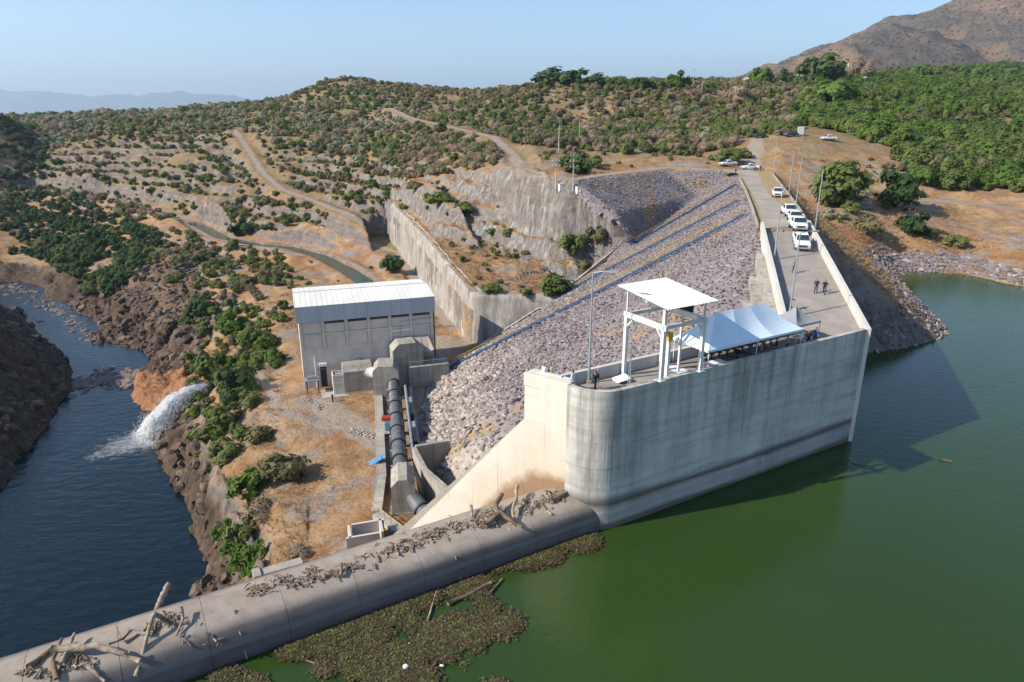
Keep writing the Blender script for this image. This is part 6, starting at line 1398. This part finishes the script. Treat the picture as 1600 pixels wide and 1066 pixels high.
log([(285,962),(288,975),(276,998)], .10, 'forked pale branch on the small root pile', [.5, .3, .1], branches=2); log([(196,1006),(215,992)], .10, 'short grey plank on the crest left of the long log'); log([(170,1008),(190,1000),(205,985)], .05, 'thin dark twig beside the grey plank', mat=M_DRIFT2, branches=3)
log([(368,955),(376,990),(386,1030)], .07, 'long thin branch hanging down the upstream face near the left', branches=0); log([(700,842),(712,872),(720,905)], .07, 'long thin branch hanging down the upstream face in the middle')
log([(808,776),(806,790),(800,806),(801,824)], .15, 'pale upright forked branch on the debris near the wall', [.9, .6, .3, .1], branches=2); log([(758,826),(780,812),(800,822),(814,828)], .19, 'arched brown trunk near the wall end of the crest', [.1, .5, .3, .1], M_DRIFT2, branches=2); log([(778,815),(776,800),(784,788)], .24, 'thick curled stump on the debris near the wall', [.2, .5, .7], M_DRIFT2)
log([(862,786),(884,772)], .22, 'broken trunk end resting against the rounded block', mat=M_DRIFT2); log([(852,772),(868,768)], .13, 'short pale limb above the broken trunk by the block', branches=2); log([(845,790),(862,806)], .12, 'pale splintered limb pointing down from the broken trunk', branches=2); log([(735,800),(738,812)], .12, 'small pale knob of driftwood in the middle of the crest', [.4, .1], branches=1); log([(532,905),(534,890)], .12, 'short upright stub on the crest behind the small debris', [.1, .4], M_DRIFT2)
# heaps of broken sticks
def heap(name, spots, label, seed, n_per=26):
    rnd = random.Random(seed); t = thing(name, weir_pt(*spots[0][:2]), label, 'debris'); m1 = MB(); m2 = MB()
    for (u, v, w, h) in spots:
        for k in range(n_per):
            p = weir_pt(u+rnd.gauss(0, w), v+rnd.gauss(0, h), rnd.uniform(.02, .16)); a = rnd.uniform(0, 3.14); L = rnd.uniform(.08, .3)*(2. if rnd.random() < .12 else 1); d = Vector((math.cos(a), math.sin(a), rnd.uniform(-.25, .25)))*L; r = rnd.uniform(.015, .06)
            (m1 if rnd.random() < .5 else m2).tube([p-d, p+d*.2+Vector((0, 0, rnd.uniform(0, .08))), p+d], [r, r, r*.6], 5, True, .2)
    for m, mt_ in ((m1, M_DRIFT), (m2, M_DRIFT2)): m.build('sticks', mt_, t)['kind'] = 'stuff'
heap('debris_heap', [(395,925,10,4),(412,920,8,4),(440,908,10,5),(460,912,8,4)], 'brown broken wood debris on the left middle of the crest', 1); heap('debris_heap', [(486,896,6,6),(498,904,8,4),(520,898,10,4),(545,888,8,4)], 'small debris piled around dark stubs on the crest', 2)
heap('debris_heap', [(620,860,10,4),(645,848,12,5),(670,838,12,5),(690,830,10,5),(710,822,8,5)], 'wide spread of broken sticks on the middle of the crest', 3, 34); heap('debris_heap', [(745,815,10,6),(760,812,8,6),(775,806,8,6)], 'stick pile around the curled stump', 4, 34); heap('debris_heap', [(820,795,8,5),(840,786,8,5),(858,782,8,5),(870,778,8,4)], 'stick pile in front of the rounded block', 5, 34)
heap('debris_heap', [(262,970,6,5),(275,968,8,5),(235,985,4,4)], 'root pile behind the longest log', 6, 34); heap('debris_heap', [(105,1040,10,6),(130,1035,12,5),(40,1052,8,3),(80,1055,8,4)], 'twigs under the lower left tangle', 7, 24); heap('debris_heap', [(330,1005,30,12),(560,880,20,8),(600,868,12,6)], 'loose chips scattered thinly on the crest', 8, 14)
# floating plant mat
M_MATG = leaf_mat('floating_weed', (.06, .06, .02), (.115, .095, .035), (.10, .125, .03), .1); M_MATB = leaf_mat('dead_weed', (.045, .032, .02), (.085, .06, .035), (.14, .10, .06), .1)
MATP = [(340,1066),(300,1110),(900,1110),(720,1066),(700,1045),(720,1010),(735,1000),(760,1025),(815,985),(800,960),(760,950),(765,915),(790,890),(760,880),(700,910),(600,950),(480,1000),(400,1040)]
MATH = [(640,960),(690,935),(740,925),(755,945),(735,965),(700,972),(660,985)]
MAT2 = [(790,885),(860,850),(925,838),(930,852),(890,870),(830,885)]
def mat_weed(name, seed, mat, n):
    r = np.random.RandomState(seed); V = []; F = []
    for k in range(46):
        c = r.normal(0, .22, 2); a = r.uniform(0, 6.28); s = r.uniform(.04, .10); z = r.uniform(.01, .12); dx, dy = math.cos(a)*s, math.sin(a)*s; tz = r.uniform(-.04, .06); i = len(V)
        V += [(c[0]-dx, c[1]-dy, z), (c[0]+dy*.7, c[1]-dx*.7, z+tz), (c[0]+dx, c[1]+dy, z+tz*.5), (c[0]-dy*.7, c[1]+dx*.7, z)]; F.append((i, i+1, i+2, i+3))
    m = MB().raw(V, F); return m.mesh(name, mat)
for name, mat_, seed, cnt in (('floating_weed', M_MATG, 1, 2600), ('floating_dead_weed', M_MATB, 2, 3400)):
    wp = P(560 if seed == 1 else 520, 1005, .01); src = bpy.data.objects.new('weed_clump', mat_weed('weed_clump', seed, mat_, 40)); COL.objects.link(src); src.location = wp; tag(src, kind='stuff')
    pts_ = []
    xs = np.random.uniform(-32, 10, 140000); ys = np.random.uniform(22, 52, 140000); pu, pv = proj(xs, ys, np.zeros_like(xs)); jj = fbm(xs, ys, 2.2, 3, 401)
    n_ = -xs*UY+ys*UX
    k = ((pip(pu+jj*48, pv+jj*36, MATP) & ~pip(pu+jj*10, pv+jj*10, MATH) & (jj+.6*fbm(xs, ys, .7, 2, 405) > 0.)) | (pip(pu, pv, MAT2) & (jj > -.12))) & (n_ < 37.25); xs, ys = xs[k][:cnt], ys[k][:cnt]; n_ = len(xs); s = np.random.uniform(.7, 1.5, n_)
    scatter(name, src, np.stack([xs, ys, np.full(n_, .005)], -1), np.stack([np.zeros(n_), np.zeros(n_), np.random.uniform(0, 6.28, n_)], -1), np.stack([s, s, s], -1))
for a, r, lab in (([(630,940),(622,955),(606,975)], .07, 'pale floating stick upright-looking in the plant mat'), ([(570,1018),(600,985)], .06, 'pale floating stick left in the plant mat'), ([(700,945),(735,930),(768,912)], .14, 'dark floating trunk close to the weir'), ([(760,935),(785,905)], .08, 'dark floating branch at the end of the trunk'), ([(668,972),(688,906)], .07, 'tall pale stick leaning from the mat to the weir face'), ([(738,975),(746,970)], .06, 'short pale stick on the open patch'), ([(565,975),(610,960)], .05, 'thin pale stick at the upper edge of the mat'), ([(470,1030),(500,1040)], .05, 'thin grey stick low in the mat'), ([(585,985),(590,1010)], .06, 'short brown stick in the mat'), ([(880,845),(900,838)], .06, 'stick floating off the foot of the rounded nose'), ([(1468,718),(1488,722)], .06, 'floating stick on the open water at the right'), ([(1330,722),(1350,727)], .05, 'floating stick in the shadow of the block')): log(a, r, lab, None, M_DRIFT if 'pale' in lab else M_DRIFT2, 'floating_stick', water=True)
bl = thing('white_float', P(634, 1043, 0), 'round white plastic float among the weeds', 'float'); MB().blob(P(634, 1043, .1), (.22, .22, .18), 3, 3, .01).build('shell', M_WHITEP, bl, True); MB().tube([P(634, 1043, .26), P(634, 1043, .33)], .05, 8).build('cap', M_GALV, bl)
for k, (u, v, mt_, lab) in enumerate(((532, 1003, M_LBLUE, 'small cyan plastic scrap in the weeds'), (590, 1052, M_WHITEP, 'white plastic scrap at the bottom of the mat'), (690, 1040, M_WHITEP, 'white plastic scrap near the right edge of the mat'), (640, 1006, M_WHITEP, 'white plastic scrap in the middle of the mat'))):
    c0 = P(u, v, .1); o = MB().blob(c0, (.14, .09, .05), k, 2, .25).build('plastic_scrap', mt_); tag(o, lab, 'litter')
for pa, pb, lab in (((790, 870), (795, 828), 'pale rope hanging from the arched trunk down the weir'), ): 
    a = weir_pt(pb[0], pb[1], .15); b = P(pa[0], pa[1], .05); tag(MB().tube([a, a.lerp(b, .5)+Vector((.3, -.3, -.1)), b], .02, 5).build('hanging_rope', M_CLOTH), lab, 'rope')
